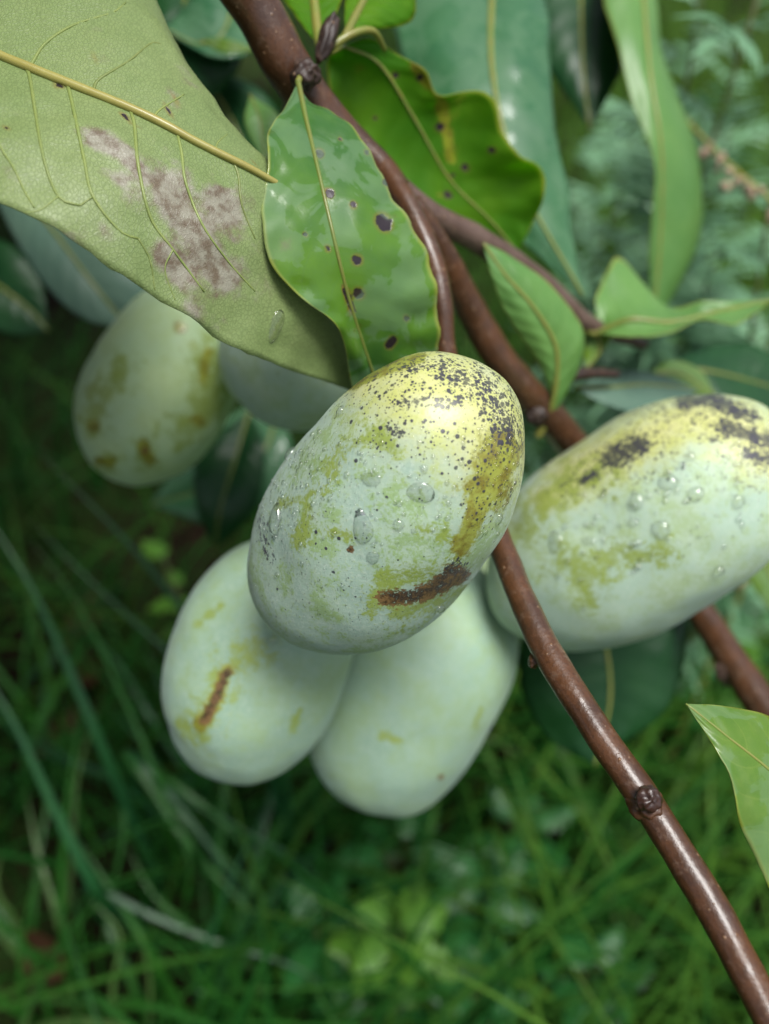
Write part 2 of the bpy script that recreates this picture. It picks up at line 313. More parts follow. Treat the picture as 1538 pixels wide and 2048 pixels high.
# ------------------------------------------------------------------ fruits
BVH = {}
def seg_dist(XY, pts):
    best = np.full(len(XY), 1e9)
    pts = [np.array(p[:2], float) for p in pts]
    if len(pts) == 1: return np.hypot(*(XY-pts[0]).T)
    for a, b in zip(pts, pts[1:]):
        ab = b-a; t = np.clip(((XY-a) @ ab)/(ab @ ab), 0, 1); best = np.minimum(best, np.hypot(*(XY-(a+t[:, None]*ab)).T))
    return best
def fruit(key, label, cpx, cpy, d, a_px, b_px, ang, tilt, mat, marks, stalk, pw=2.25, nv=150, ns=120, lump=0.05, seed=0):
    c = P(cpx, cpy, d); v = ray(cpx, cpy); rr = v.cross(UP).normalized(); uu = rr.cross(v).normalized()
    k = (c-CAM).length/FPX*math.cos(math.atan(math.hypot(cpx-769, cpy-1024)/FPX))
    tl = math.radians(tilt); Lpx = math.sqrt(max(a_px**2-(b_px*math.sin(tl))**2, 1))/math.cos(tl)
    L, b = Lpx*k, b_px*k
    an = math.radians(ang); ax = ((rr*math.cos(an)+uu*math.sin(an))*math.cos(tl) - v*math.sin(tl)).normalized()
    e1 = ax.orthogonal().normalized(); e2 = ax.cross(e1)
    V = []; F = []
    for i in range(nv+1):
        ph = math.pi*i/nv; x = -math.cos(ph); r = math.sin(ph)
        kk = (abs(x)**pw + r**pw)**(-1/pw); x *= kk; r *= kk
        for j in range(ns):
            th = 2*math.pi*j/ns; p = ax*(x*L) + (e1*math.cos(th)+e2*math.sin(th))*(r*b)
            q = p/b
            p = p*(1 + lump*noise.noise(q*0.9+Vector((seed*7.1, 0, 0))) + 0.022*noise.noise(q*1.7+Vector((seed*2.2, 1, 4))) + 0.007*noise.noise(q*4.0+Vector((0, seed*3.3, 0))))
            V.append(p)
    for i in range(nv):
        for j in range(ns): F.append((i*ns+j, i*ns+(j+1) % ns, (i+1)*ns+(j+1) % ns, (i+1)*ns+j))
    A = np.array(V); W = A + np.array(c); XY = proj(W)
    view = W-np.array(CAM); facing = ((A @ np.array(v)) < 0.25*b)
    root = thing('pawpaw_fruit', label, 'fruit', c, 'pawpaw fruits hanging in a cluster')
    me = mesh('fruit_body', V, F)
    for nm in ('yel', 'olv', 'grn', 'scar', 'blk', 'dots', 'pep'):
        val = np.full(len(V), 0.0 if nm in ('dots', 'pep') else -1.0)
        for (m, pts, r, *strength) in marks:
            if m != nm: continue
            dd = 1 - seg_dist(XY, pts)/r
            if nm in ('dots', 'pep'): val = np.maximum(val, np.where(facing, np.clip(dd, 0, 1)*(strength[0] if strength else 1), 0))
            else: val = np.maximum(val, np.where(facing, np.clip(dd, -1, 1), -1))
        attr(me, nm, val)
    obj('fruit_body', me, M[mat], root)
    BVH[key] = BVHTree.FromPolygons([Vector(w_) for w_ in W], F)
    if stalk:
        pts = catmull(shift(PL(stalk), c), 10); Vt, Ft = tube_geo(pts, radii([0.0032, 0.0022, 0.0024], 10), 10, 0.1, 250)
        obj('stalk', mesh('stalk', Vt, Ft), M['bark_grey'], root)
    return root

fruit('f1', 'foremost pawpaw with black speckled yellow top and brown scar, covered in water beads', 764, 1029, 0.165, 326, 219, 52, 33, 'fruit_hero', [
    ('yel', [(830, 760), (920, 780), (1000, 860)], 120), ('yel', [(720, 765), (770, 742)], 45),
    ('olv', [(1002, 900), (990, 935), (968, 985)], 37), ('olv', [(966, 990), (943, 1050), (922, 1092)], 17), ('olv', [(705, 768), (770, 737), (840, 716)], 11),
    ('grn', [(775, 1160), (850, 1145), (905, 1130)], 24), ('grn', [(765, 1205), (800, 1215), (860, 1200), (925, 1185)], 38), ('grn', [(622, 1020), (605, 1085)], 18), ('grn', [(580, 1060), (600, 1090)], 12),
    ('grn', [(660, 940), (700, 890), (760, 860)], 22), ('grn', [(850, 1060), (900, 1075)], 20), ('grn', [(560, 1010), (640, 980)], 16), ('grn', [(730, 850), (790, 900)], 18), ('grn', [(640, 1060), (700, 1070)], 12),
    ('scar', [(772, 1197), (830, 1192), (880, 1174), (925, 1150)], 15), ('scar', [(885, 1165), (905, 1145)], 20),
    ('scar', [(700, 1100)], 9),
    ('blk', [(521, 1040), (530, 1085), (536, 1118)], 13), ('blk', [(895, 1138), (925, 1125)], 14), ('blk', [(955, 755), (1000, 815), (1018, 865)], 40), ('blk', [(890, 738), (950, 770)], 30), ('blk', [(810, 735), (890, 730)], 12), ('blk', [(790, 805), (850, 795)], 18), ('blk', [(775, 850), (800, 870)], 14), ('blk', [(880, 810), (920, 800)], 18),
    ('dots', [(740, 755), (900, 750), (1000, 830), (1020, 880)], 130, 0.72), ('dots', [(780, 850), (960, 850)], 120, 0.48), ('dots', [(985, 930), (955, 1010)], 60, 0.5), ('dots', [(700, 1050), (600, 1000)], 260, 0.03),
    ('pep', [(560, 1140), (640, 1180), (740, 1230)], 130, 1.0), ('pep', [(600, 1040), (700, 960)], 150, 0.8), ('pep', [(860, 1060)], 150, 0.6)],
    [(905, 800, 0.178), (915, 830, 0.186), (922, 850, 0.19)], seed=1)
fruit('f2', 'right pawpaw beaded with round drops, black blotched upper end, behind the brown twig', 1264, 1056, 0.217, 326, 204, 33, 12, 'fruit_right', [
    ('yel', [(1140, 950), (1250, 890), (1380, 835), (1480, 850), (1525, 900)], 52),
    ('grn', [(1060, 1040), (1100, 1000), (1180, 950)], 50), ('grn', [(1120, 1130), (1180, 1150), (1230, 1120)], 42), ('grn', [(1170, 1170), (1180, 1200)], 26), ('grn', [(1230, 1110), (1330, 1110)], 28),
    ('yel', [(1090, 995), (1180, 950)], 26),
    ('blk', [(1222, 914), (1250, 905), (1282, 889)], 25), ('blk', [(1165, 962), (1185, 947)], 11), ('blk', [(1365, 801), (1430, 800), (1500, 834)], 19), ('blk', [(1450, 852), (1530, 882)], 17), ('blk', [(1495, 905), (1535, 920)], 12), ('blk', [(1425, 880)], 10),
    ('dots', [(1280, 830), (1420, 820), (1530, 900)], 100, 0.85), ('dots', [(1140, 970), (1280, 880)], 60, 0.8), ('dots', [(1250, 950), (1400, 920)], 70, 0.35)],
    [(1008, 1135, 0.232), (980, 1050, 0.214), (950, 980, 0.202), (930, 930, 0.194)], seed=2)
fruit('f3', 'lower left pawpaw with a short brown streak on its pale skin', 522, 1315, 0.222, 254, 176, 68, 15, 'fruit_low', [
    ('scar', [(455, 1345), (435, 1390), (408, 1440)], 10), ('olv', [(455, 1340), (430, 1400), (400, 1450)], 13), ('grn', [(520, 1290), (470, 1320), (440, 1370), (400, 1465)], 34),
    ('grn', [(360, 1440), (400, 1470)], 16), ('grn', [(600, 1420), (580, 1460)], 10), ('grn', [(400, 1250), (440, 1210)], 9), ('pep', [(420, 1420), (500, 1300)], 90, 0.6), ('pep', [(520, 1500)], 70, 0.35)],
    [(640, 1120, 0.232), (720, 1060, 0.228), (850, 1000, 0.205), (925, 900, 0.192)], seed=3)
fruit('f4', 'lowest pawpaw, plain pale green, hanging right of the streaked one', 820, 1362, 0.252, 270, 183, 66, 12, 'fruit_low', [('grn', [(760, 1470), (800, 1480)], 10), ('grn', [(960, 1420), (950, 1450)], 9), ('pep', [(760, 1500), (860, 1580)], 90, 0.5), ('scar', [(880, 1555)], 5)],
    [(930, 1160, 0.255), (945, 1060, 0.235), (935, 940, 0.194)], seed=4)
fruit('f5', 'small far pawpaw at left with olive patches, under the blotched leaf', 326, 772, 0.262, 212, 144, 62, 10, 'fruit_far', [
    ('olv', [(186, 850)], 11), ('olv', [(285, 890), (300, 920)], 11), ('olv', [(200, 922), (222, 925)], 9), ('olv', [(360, 655)], 11), ('scar', [(290, 900)], 6),
    ('olv', [(415, 700), (405, 760)], 8), ('grn', [(380, 850), (430, 800), (410, 720)], 50), ('olv', [(395, 840)], 12), ('grn', [(186, 845), (190, 790), (250, 740)], 34), ('grn', [(290, 905)], 34), ('grn', [(210, 922)], 30)],
    [(405, 590, 0.262), (470, 480, 0.25), (560, 300, 0.22), (590, 190, 0.187)], seed=5)
fruit('f6', 'shaded pawpaw mostly hidden behind the blotched leaf, above left of the foremost fruit', 640, 655, 0.235, 225, 172, 55, 10, 'fruit_right', [],
    [(740, 520, 0.235), (800, 470, 0.215), (850, 470, 0.195)], seed=6)

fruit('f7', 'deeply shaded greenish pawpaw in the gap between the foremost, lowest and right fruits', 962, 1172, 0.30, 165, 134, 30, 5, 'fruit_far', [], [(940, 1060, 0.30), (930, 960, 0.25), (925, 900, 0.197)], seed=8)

# ------------------------------------------------------------------ branches
def twig(name, pts_px, rpx, parent, mat, seg=18, n=60, bump=0.06, label=None, org=(0, 0, 0)):
    """rpx: half widths in photograph pixels, turned into metres at each point's own distance"""
    pts = catmull(PL(pts_px), n); ds = [(p-CAM).dot(FW) for p in pts]; rp = radii(rpx, n)
    rad = [r*d/FPX for r, d in zip(rp, ds)]
    V, F = tube_geo(shift(pts, org), rad, seg, bump, 160)
    o = obj(name, mesh(name, V, F), M[mat], parent)
    if label: o['label'] = label
    return o
def blob(name, px, py, d, r, mat, parent, org, squash=(1, 1, 1), axis=None, amp=0.18, seed=0):
    bm = bmesh.new(); bmesh.ops.create_icosphere(bm, subdivisions=4, radius=1)
    c = P(px, py, d) - Vector(org); rk = r*d/FPX
    rot = (axis or UP).to_track_quat('Z', 'Y').to_matrix()
    for v in bm.verts:
        q = v.co.copy(); k = 1 + amp*noise.noise(q*2.2+Vector((seed, 0, 0))) - 0.28*max(0, q.z-0.55)*(1+math.sin(3*math.atan2(q.y, q.x)))
        q = Vector((q.x*squash[0], q.y*squash[1], q.z*squash[2]))*k*rk; v.co = c + rot @ q
    me = bpy.data.meshes.new(name); bm.to_mesh(me); bm.free()
    me.polygons.foreach_set('use_smooth', [True]*len(me.polygons))
    return obj(name, me, M[mat], parent)

LEAF = {}
def leaf(parent, org, mid, left, right, mat, label=None, nt=44, nu=9, bulge=0.05, ruff=0.0, thick=0.00025, rib=(7, 2), ribmat='midrib_green', petiole=None, spots=None, blots=None, key=None, nveins=0, seed=0, rib_lift=0.35, pucker=0.00025):
    m3, l3, r3 = catmull(PL(mid), nt+1), catmull(PL(left), nt+1), catmull(PL(right), nt+1)
    V = []; F = []; UV = []; us = np.linspace(-1, 1, 2*nu+1)
    nrm = []
    for i in range(nt+1):
        tg = (m3[min(i+1, nt)]-m3[max(i-1, 0)]); ac = r3[i]-l3[i]
        nn = ac.cross(tg)
        nn = nn.normalized() if nn.length > 1e-12 else (CAM-m3[i]).normalized()
        if nn.dot(CAM-m3[i]) < 0: nn = -nn
        nrm.append(nn)
    for i in range(nt+1):
        nn = (nrm[max(i-1, 0)]+nrm[i]+nrm[min(i+1, nt)]).normalized()
        for u in us:
            e = l3[i] if u < 0 else r3[i]; a = abs(u); jt = 1 + 0.022*noise.noise(Vector((i*0.42*44/nt, 7.0 if u < 0 else 3.0, seed*3.7))) + 0.012*noise.noise(Vector((i*1.3*44/nt, 2.0 if u < 0 else 9.0, seed))); wd = (e-m3[i]).length
            p = m3[i].lerp(e, a*jt) + nn*(bulge*wd*math.sin(math.pi*a))
            if ruff: p += nn*(ruff*a*a*min(wd/0.01, 1)*noise.noise(Vector((i*0.16+seed*5.3, u*1.5, seed))))
            if pucker: p += nn*(pucker*min(wd/0.01, 1)*(noise.noise(p*150.0) + 0.6*noise.noise(p*330.0))*min(1, a*4))
            V.append(p); UV.append(((u+1)/2, i/nt))
    w_ = 2*nu+1
    for i in range(nt):
        for j in range(w_-1): F.append((i*w_+j, i*w_+j+1, (i+1)*w_+j+1, (i+1)*w_+j))
    A = np.array(V); XY = proj(A)
    me = mesh('leaf', shift(V, org), F, uvs=UV)
    sp = np.full(len(V), -1.0); bl = np.full(len(V), -1.0)
    for pts, r in (spots or []): sp = np.maximum(sp, np.clip(1-seg_dist(XY, pts)/r, -1, 1))
    for pts, r in (blots or []): bl = np.maximum(bl, np.clip(1-seg_dist(XY, pts)/r, -1, 1))
    attr(me, 'spot', sp); attr(me, 'blot', bl)
    o = obj('leaf', me, M[mat], parent)
    if label: o['label'] = label
    if thick:
        sm = o.modifiers.new('thickness', 'SOLIDIFY'); sm.thickness = thick; sm.offset = 0
    bv = BVHTree.FromPolygons(V, F)
    if key: LEAF[key] = (bv, o)
    if rib:
        pts = [m3[i] + nrm[i]*thick*rib_lift for i in range(nt+1)]
        rad = [max(r*(p-CAM).dot(FW)/FPX, 1e-5) for r, p in zip(radii(rib, nt+1), pts)]
        Vt, Ft = tube_geo(shift(pts, org), rad, 8, 0.12, 300); obj('midrib', mesh('midrib', Vt, Ft), M[ribmat], o)
    for k in range(nveins):
        for s in (-1, 1):
            t0 = (k+0.6+(0.35 if s > 0 else 0))/(nveins+1)
            pts = []
            for q in range(9):
                a = q/8*0.86; t = min(t0 + 0.11*a**1.4, 0.995); x = t*nt; i = int(x); f = x-i
                jj = nu + s*a*nu; j = int(math.floor(jj)); g_ = jj-j
                def g2(ii, jx): return V[ii*w_+min(max(jx, 0), w_-1)]
                p = (g2(i, j)*(1-g_)+g2(i, j+1)*g_)*(1-f) + (g2(min(i+1, nt), j)*(1-g_)+g2(min(i+1, nt), j+1)*g_)*f
                pts.append(p + nrm[i]*thick*0.5)
            dd = (pts[0]-CAM).dot(FW)/FPX
            Vt, Ft = tube_geo(shift(pts, org), radii([2.0*dd, 0.9*dd], 9), 5); obj('vein', mesh('vein', Vt, Ft), M['vein'], o)
    if petiole:
        pts = catmull([P(*petiole[0]), P(*petiole[1]), m3[0]] if len(petiole) == 2 else [P(*petiole[0]), m3[0]], 8)
        dd = (m3[0]-CAM).dot(FW)/FPX; r0 = (rib or (7, 2))[0]*dd
        Vt, Ft = tube_geo(shift(pts, org), radii([r0*1.35, r0], 8), 8, 0.1, 300); obj('petiole', mesh('petiole', Vt, Ft), M['petiole'], o)
    return o

# --- branch 1: the fruiting branch
OB = P(520, 30, 0.176)
br = thing('pawpaw_branch', 'forked brown pawpaw branch with spotted leaves that carries the fruits', 'branch', OB)
twig('main_stem', [(380, -200, 0.165), (450, -80, 0.170), (520, 30, 0.176), (575, 130, 0.181), (640, 225, 0.188), (750, 320, 0.192), (800, 380, 0.193)], [54, 52, 50, 48, 43, 28, 24], br, 'bark', org=OB)
twig('fruit_twig', [(765, 330, 0.192), (820, 420, 0.188), (868, 530, 0.186), (886, 620, 0.186), (892, 710, 0.188), (925, 860, 0.192), (965, 990, 0.186), (1000, 1085, 0.176), (1075, 1265, 0.163), (1180, 1440, 0.153), (1297, 1610, 0.146), (1420, 1810, 0.138), (1570, 2090, 0.128)],
     [22, 22, 23, 22, 22, 23, 24, 26, 29, 31, 33, 34, 35, 36], br, 'bark', n=200, seg=28, bump=0.09, label='wet reddish brown twig running down to the lower right', org=OB)
twig('side_twig', [(790, 372, 0.194), (860, 430, 0.202), (960, 482, 0.215), (1085, 570, 0.235), (1180, 650, 0.248), (1290, 690, 0.26)], [26, 26, 27, 24, 17, 10], br, 'bark_grey', org=OB)
twig('rear_twig', [(820, 410, 0.195), (880, 500, 0.204), (940, 615, 0.215), (1015, 740, 0.226), (1125, 865, 0.243), (1270, 1050, 0.272), (1395, 1215, 0.262), (1470, 1330, 0.248), (1600, 1520, 0.228)], [27, 30, 33, 34, 32, 28, 28, 33, 37], br, 'bark', n=90, org=OB, label='thick rear twig passing behind the right fruit')
tdir = (P(1420, 1810, .138)-P(1180, 1440, .153)).normalized()
outd = (CAM-P(1297, 1600, .146)).normalized()
blob('bud', 1298, 1598, 0.1425, 27, 'bud', br, OB, (0.95, 0.95, 0.7), (outd+tdir*0.25+RT*0.2).normalized(), 0.22, 1)
blob('bud', 1290, 1606, 0.1452, 42, 'bark', br, OB, (0.9, 0.9, 0.62), (outd-RT*0.6).normalized(), 0.2, 4)
blob('bud', 1070, 1318, 0.1625, 18, 'bark', br, OB, (0.7, 0.9, 1.2), (tdir*0.9-RT*0.8).normalized(), 0.2, 2)
blob('bud', 1462, 1345, 0.2478, 34, 'bark_grey', br, OB, (0.8, 0.8, 1.0), tdir, 0.2, 6)
blob('bud', 655, 75, 0.183, 36, 'bark_dark', br, OB, (0.5, 0.5, 1.5), (UP+RT*0.35).normalized(), 0.2, 7)
blob('bud', 612, 150, 0.176, 34, 'bark_dark', br, OB, (1.0, 0.8, 0.9), (outd+RT).normalized(), 0.25, 8)
blob('bud', 1072, 830, 0.232, 24, 'bark_dark', br, OB, (0.9, 0.9, 0.9), outd, 0.25, 9)
blob('bud', 1150, 748, 0.245, 20, 'bark_dark', br, OB, (0.7, 0.7, 1.6), RT, 0.25, 9)
twig('spur', [(1090, 800, 0.238), (1150, 750, 0.244), (1235, 748, 0.25)], [9, 14, 8], br, 'bark_dark', org=OB)

# big leaf at left seen from below
leaf(br, OB, [(-420, -90, .150), (-160, 35, .147), (0, 115, .146), (270, 225, .148), (400, 292, .151), (537, 362, .157), (640, 440, .168), (760, 640, .188), (835, 790, .200)],
     [(-420, -90, .150), (-100, -330, .180), (180, -260, .182), (280, -90, .178), (320, 60, .172), (365, 190, .164), (430, 250, .161), (530, 335, .162), (650, 435, .170), (770, 630, .189), (835, 790, .200)],
     [(-420, -90, .150), (-330, 180, .142), (-160, 310, .134), (0, 402, .133), (150, 478, .136), (300, 592, .144), (480, 698, .157), (620, 752, .172), (705, 782, .187), (775, 805, .197), (835, 790, .200)],
     'under', 'pale underside of a large leaf with yellow midrib and purplish brown blotch', nt=90, nu=26, bulge=0.05, ruff=0.0012, thick=0.0003, rib=(11, 11, 10, 9, 6, 5, 3), ribmat='midrib', rib_lift=1.6, pucker=0.0008,
     spots=[([(108, 168), (122, 176)], 5), ([(262, 252), (275, 252)], 5), ([(248, 231)], 4), ([(355, 205)], 8), ([(340, 225)], 7), ([(335, 195)], 5), ([(190, 105), (197, 118)], 5), ([(505, 325)], 5), ([(290, 185)], 4), ([(272, 100)], 3), ([(10, 255)], 4), ([(240, 700)], 4)],
     blots=[([(180, 275), (270, 320)], 16), ([(320, 370), (360, 430), (410, 470)], 60), ([(440, 400), (465, 450)], 50), ([(335, 510), (382, 595)], 56), ([(400, 490), (440, 540)], 46)], key='L1')
bv1, l1 = LEAF['L1']
for vp, w0 in (([(60, 157), (86, 310), (117, 393), (160, 411)], 4.2), ([(144, 204), (168, 317), (186, 393), (240, 462), (277, 477)], 4.2), ([(269, 251), (277, 335), (302, 437), (346, 499), (408, 583)], 4.2),
               ([(364, 310), (371, 364), (404, 448), (455, 521), (510, 583)], 3.6), ([(477, 353), (484, 411), (510, 477)], 3.0), ([(-10, 262), (29, 339), (51, 386), (69, 415)], 3.6),
               ([(186, 186), (197, 160), (255, 124), (302, 87), (322, 89)], 3.6), ([(306, 244), (317, 222), (368, 189)], 3.2), ([(66, 124), (91, 87), (146, 51), (226, 25), (251, 5)], 3.6), ([(430, 302), (436, 285), (455, 268)], 2.6),
               ([(117, 393), (80, 420), (50, 425)], 2), ([(160, 411), (186, 393)], 2.2), ([(277, 477), (300, 520), (310, 580)], 2), ([(346, 499), (330, 540), (350, 600)], 1.8)):
    pts = []; x0, y0 = vp[0]; ym = float(np.interp(x0-9, [-160, 0, 270, 400, 537], [35, 115, 225, 292, 362]))
    if w0 > 2.4: vp = [(x0-9, ym)] + vp
    for p in catmull([Vector((a, b, 0)) for a, b in vp], 22):
        h, nn, _, _ = bv1.ray_cast(CAM, ray(p.x, p.y))
        if h: pts.append(h - ray(p.x, p.y)*0.00018)
    if len(pts) > 3:
        Vt, Ft = tube_geo(shift(pts, OB), radii([w0*.152/FPX, w0*.5*.152/FPX], len(pts)), 6, 0.1, 600); obj('vein', mesh('vein', Vt, Ft), M['vein'], l1)

# spotted glossy leaf in the middle
leaf(br, OB, [(596, 165, .172), (612, 240, .166), (640, 360, .161), (668, 480, .160), (695, 590, .165), (730, 700, .174), (800, 900, .195)],
     [(596, 165, .172), (570, 215, .167), (535, 270, .161), (532, 345, .157), (524, 440, .155), (535, 520, .156), (600, 595, .159), (668, 645, .164), (693, 700, .170), (702, 770, .180), (740, 850, .188), (800, 900, .195)],
     [(596, 165, .172), (622, 208, .170), (690, 240, .168), (740, 300, .168), (785, 400, .168), (838, 480, .169), (866, 560, .171), (873, 640, .175), (870, 720, .182), (845, 820, .190), (800, 900, .195)],
     'leaf_front', 'glossy wet green leaf with dark round spots above the foremost fruit', nt=110, nu=34, bulge=0.06, ruff=0.0018, rib=(6, 4.5, 4, 3, 2), ribmat='midrib_green', rib_lift=0.6,
     petiole=[(606, 140, .177)], nveins=0, seed=2,
     spots=[([(638, 308)], 9), ([(658, 388)], 9), ([(706, 410)], 7), ([(763, 440), (770, 450)], 13), ([(610, 468)], 5), ([(655, 497)], 6), ([(714, 520)], 10), ([(690, 580), (705, 620)], 6), ([(717, 587)], 11), ([(812, 636)], 6), ([(772, 365)], 7), ([(778, 690), (785, 680)], 8), ([(733, 305)], 5), ([(680, 278)], 4)],
     blots=[([(690, 575), (702, 625)], 9), ([(655, 385)], 9)])
# back-lit leaf behind it
leaf(br, OB, [(690, 92, .195), (760, 130, .200), (830, 240, .210), (900, 360, .220), (980, 440, .226), (1035, 505, .232)],
     [(690, 92, .195), (655, 140, .200), (680, 250, .205), (760, 370, .212), (850, 440, .218), (930, 492, .226), (1035, 505, .232)],
     [(690, 92, .195), (740, 78, .196), (800, 112, .200), (850, 140, .202), (880, 192, .205), (970, 186, .208), (1005, 260, .212), (1040, 310, .215), (1088, 348, .218), (1075, 430, .226), (1035, 505, .232)],
     'leaf_lit', 'yellowish green blemished leaf with wavy edge behind the forked branch', nt=60, nu=16, bulge=-0.10, ruff=0.004, rib=(4, 2), seed=5,
     spots=[([(790, 150)], 7), ([(840, 155)], 8), ([(880, 255)], 9), ([(930, 335)], 8), ([(895, 390)], 8), ([(985, 300)], 8), ([(750, 235)], 5), ([(905, 350)], 5)],
     blots=[([(830, 130), (880, 200), (900, 320)], 9), ([(880, 390)], 9)], petiole=[(640, 115, .187)])
# leaves and stalks at the top
leaf(br, OB, [(640, 95, .186), (632, 40, .190), (622, -60, .195), (610, -160, .2)], [(640, 95, .186), (590, 30, .190), (540, -60, .195), (610, -160, .2)], [(640, 95, .186), (668, 40, .190), (690, -60, .195), (610, -160, .2)],
     'leaf_lit', 'green leaf base with thick stalk at the top edge', nt=24, nu=6, rib=(11, 8), ribmat='petiole')
leaf(br, OB, [(690, 75, .186), (712, 30, .190), (760, -60, .198), (800, -140, .2)], [(690, 75, .186), (690, 10, .190), (700, -80, .198), (800, -140, .2)], [(690, 75, .186), (735, 60, .190), (830, 30, .198), (800, -140, .2)],
     'leaf_lit', None, nt=24, nu=6, rib=(9, 7), ribmat='petiole', bulge=0.15)
twig('leaf_stalk', [(640, 110, .185), (700, 70, .186), (745, 62, .189), (770, 100, .196)], [9, 8, 7, 5], br, 'petiole', org=OB, n=20)
# leaves on the side and rear twigs
leaf(br, OB, [(1090, 850, .236), (1108, 790, .230), (1112, 700, .224), (1070, 620, .218), (1010, 550, .214), (966, 486, .212)],
     [(1090, 850, .236), (1105, 820, .234), (1080, 730, .226), (1020, 640, .219), (985, 560, .214), (966, 486, .212)],
     [(1090, 850, .236), (1125, 800, .232), (1165, 720, .229), (1162, 650, .226), (1090, 560, .219), (1020, 510, .215), (966, 486, .212)],
     'leaf_pale', 'pale green pointed leaf with tip upward right of the foremost fruit', nt=40, nu=12, bulge=0.12, rib=(7, 3), ruff=0.002, petiole=[(1075, 872, .238)])
leaf(br, OB, [(1192, 668, .248), (1260, 640, .244), (1340, 645, .244), (1430, 625, .246), (1545, 600, .25)],
     [(1192, 668, .248), (1195, 590, .252), (1235, 512, .258), (1285, 565, .258), (1345, 618, .254), (1420, 600, .25), (1545, 600, .25)],
     [(1192, 668, .248), (1240, 672, .242), (1330, 668, .238), (1400, 640, .238), (1480, 640, .24), (1545, 600, .25)],
     'leaf_pale', 'curled pale leaf reaching to the right edge above the right fruit', nt=50, nu=12, bulge=-0.1, rib=(7, 3), ruff=0.002, petiole=[(1165, 655, .247)])
leaf(br, OB, [(1180, 640, .25), (1200, 700, .25), (1170, 740, .25)], [(1180, 640, .25), (1165, 690, .252), (1170, 740, .25)], [(1180, 640, .25), (1225, 670, .248), (1170, 740, .25)], 'leaf_bright', None, nt=16, nu=5, rib=(4, 2))
leaf(br, OB, [(1150, 775, .252), (1220, 775, .255), (1300, 770, .262), (1400, 780, .27)], [(1150, 775, .252), (1220, 745, .26), (1300, 745, .265), (1400, 780, .27)], [(1150, 775, .252), (1210, 810, .252), (1310, 830, .258), (1400, 780, .27)], 'leaf_grey', None, nt=24, nu=7, rib=(4, 2))
leaf(br, OB, [(1280, 760, .275), (1350, 745, .275), (1430, 790, .28)], [(1280, 760, .275), (1340, 722, .28), (1400, 740, .28), (1430, 790, .28)], [(1280, 760, .275), (1340, 790, .272), (1430, 790, .28)], 'leaf_bright', None, nt=20, nu=6, rib=(4, 2))
leaf(br, OB, [(1320, 735, .30), (1430, 745, .30), (1600, 790, .31)], [(1320, 735, .30), (1430, 690, .31), (1530, 700, .31), (1600, 790, .31)], [(1320, 735, .30), (1430, 810, .295), (1530, 830, .3), (1600, 790, .31)], 'leaf_dark', None, nt=24, nu=7, rib=(5, 2))
# dark leaf hanging under the right fruit
leaf(br, OB, [(1180, 1150, .275), (1210, 1280, .272), (1220, 1400, .272), (1190, 1530, .275)],
     [(1180, 1150, .275), (1060, 1240, .278), (1040, 1360, .28), (1090, 1470, .28), (1190, 1530, .275)], [(1180, 1150, .275), (1350, 1180, .272), (1372, 1290, .270), (1330, 1420, .270), (1190, 1530, .275)],
     'leaf_dark', 'broad dark bluish leaf hanging below the right fruit', nt=36, nu=12, rib=(5, 3), bulge=0.1, ruff=0.003)
leaf(br, OB, [(1500, 1020, .29), (1520, 1110, .29), (1600, 1250, .29)], [(1500, 1020, .29), (1475, 1100, .29), (1530, 1210, .29), (1600, 1250, .29)], [(1500, 1020, .29), (1590, 1050, .29), (1640, 1150, .29), (1600, 1250, .29)], 'leaf_bright', None, nt=24, nu=7, rib=(5, 3))

# --- branch 2: leaves hanging in from the top
OC = P(1040, -250, 0.30)
b2 = thing('pawpaw_branch', 'hanging row of long bluish leaves at the top, right of the yellowish leaf', 'branch', OC)
twig('twig', [(800, -260, .29), (1040, -250, .30), (1300, -230, .32), (1500, -190, .33)], [24, 22, 18, 12], b2, 'bark_grey', org=OC, n=30)
leaf(b2, OC, [(990, -250, .285), (985, -50, .270), (985, 150, .255), (1040, 360, .25), (1165, 590, .255)],
     [(990, -250, .285), (800, -120, .285), (790, 60, .270), (840, 220, .26), (930, 380, .255), (1080, 520, .255), (1165, 590, .255)],
     [(990, -250, .285), (1080, -60, .275), (1100, 130, .262), (1115, 300, .258), (1145, 450, .256), (1165, 590, .255)],
     'leaf_blue', 'broad bluish green leaf with pale midrib behind the yellowish leaf', nt=60, nu=14, bulge=0.1, rib=(8, 6, 3), ruff=0.004, ribmat='midrib_green', seed=3)
leaf(b2, OC, [(1150, -240, .32), (1160, -40, .31), (1165, 130, .30), (1180, 260, .30)], [(1150, -240, .32), (1060, -80, .315), (1075, 90, .305), (1180, 260, .30)], [(1150, -240, .32), (1245, -80, .31), (1250, 110, .30), (1180, 260, .30)],
     'leaf_dark', 'dark green leaf hanging between two pale leaves at the top', nt=30, nu=9, rib=(5, 3), bulge=0.1)
leaf(b2, OC, [(1270, -220, .31), (1285, -20, .29), (1300, 150, .28), (1322, 300, .28), (1320, 480, .29), (1305, 640, .30)],
     [(1270, -220, .31), (1205, -60, .29), (1235, 90, .28), (1275, 230, .278), (1308, 340, .28), (1300, 500, .29), (1305, 640, .30)],
     [(1270, -220, .31), (1310, -20, .30), (1330, 150, .30), (1390, 300, .31), (1410, 440, .31), (1370, 560, .305), (1305, 640, .30)],
     'leaf_pale', 'long folded pale leaf hanging near the lobed weeds', nt=50, nu=10, rib=(6, 3), bulge=0.1, ruff=0.003)

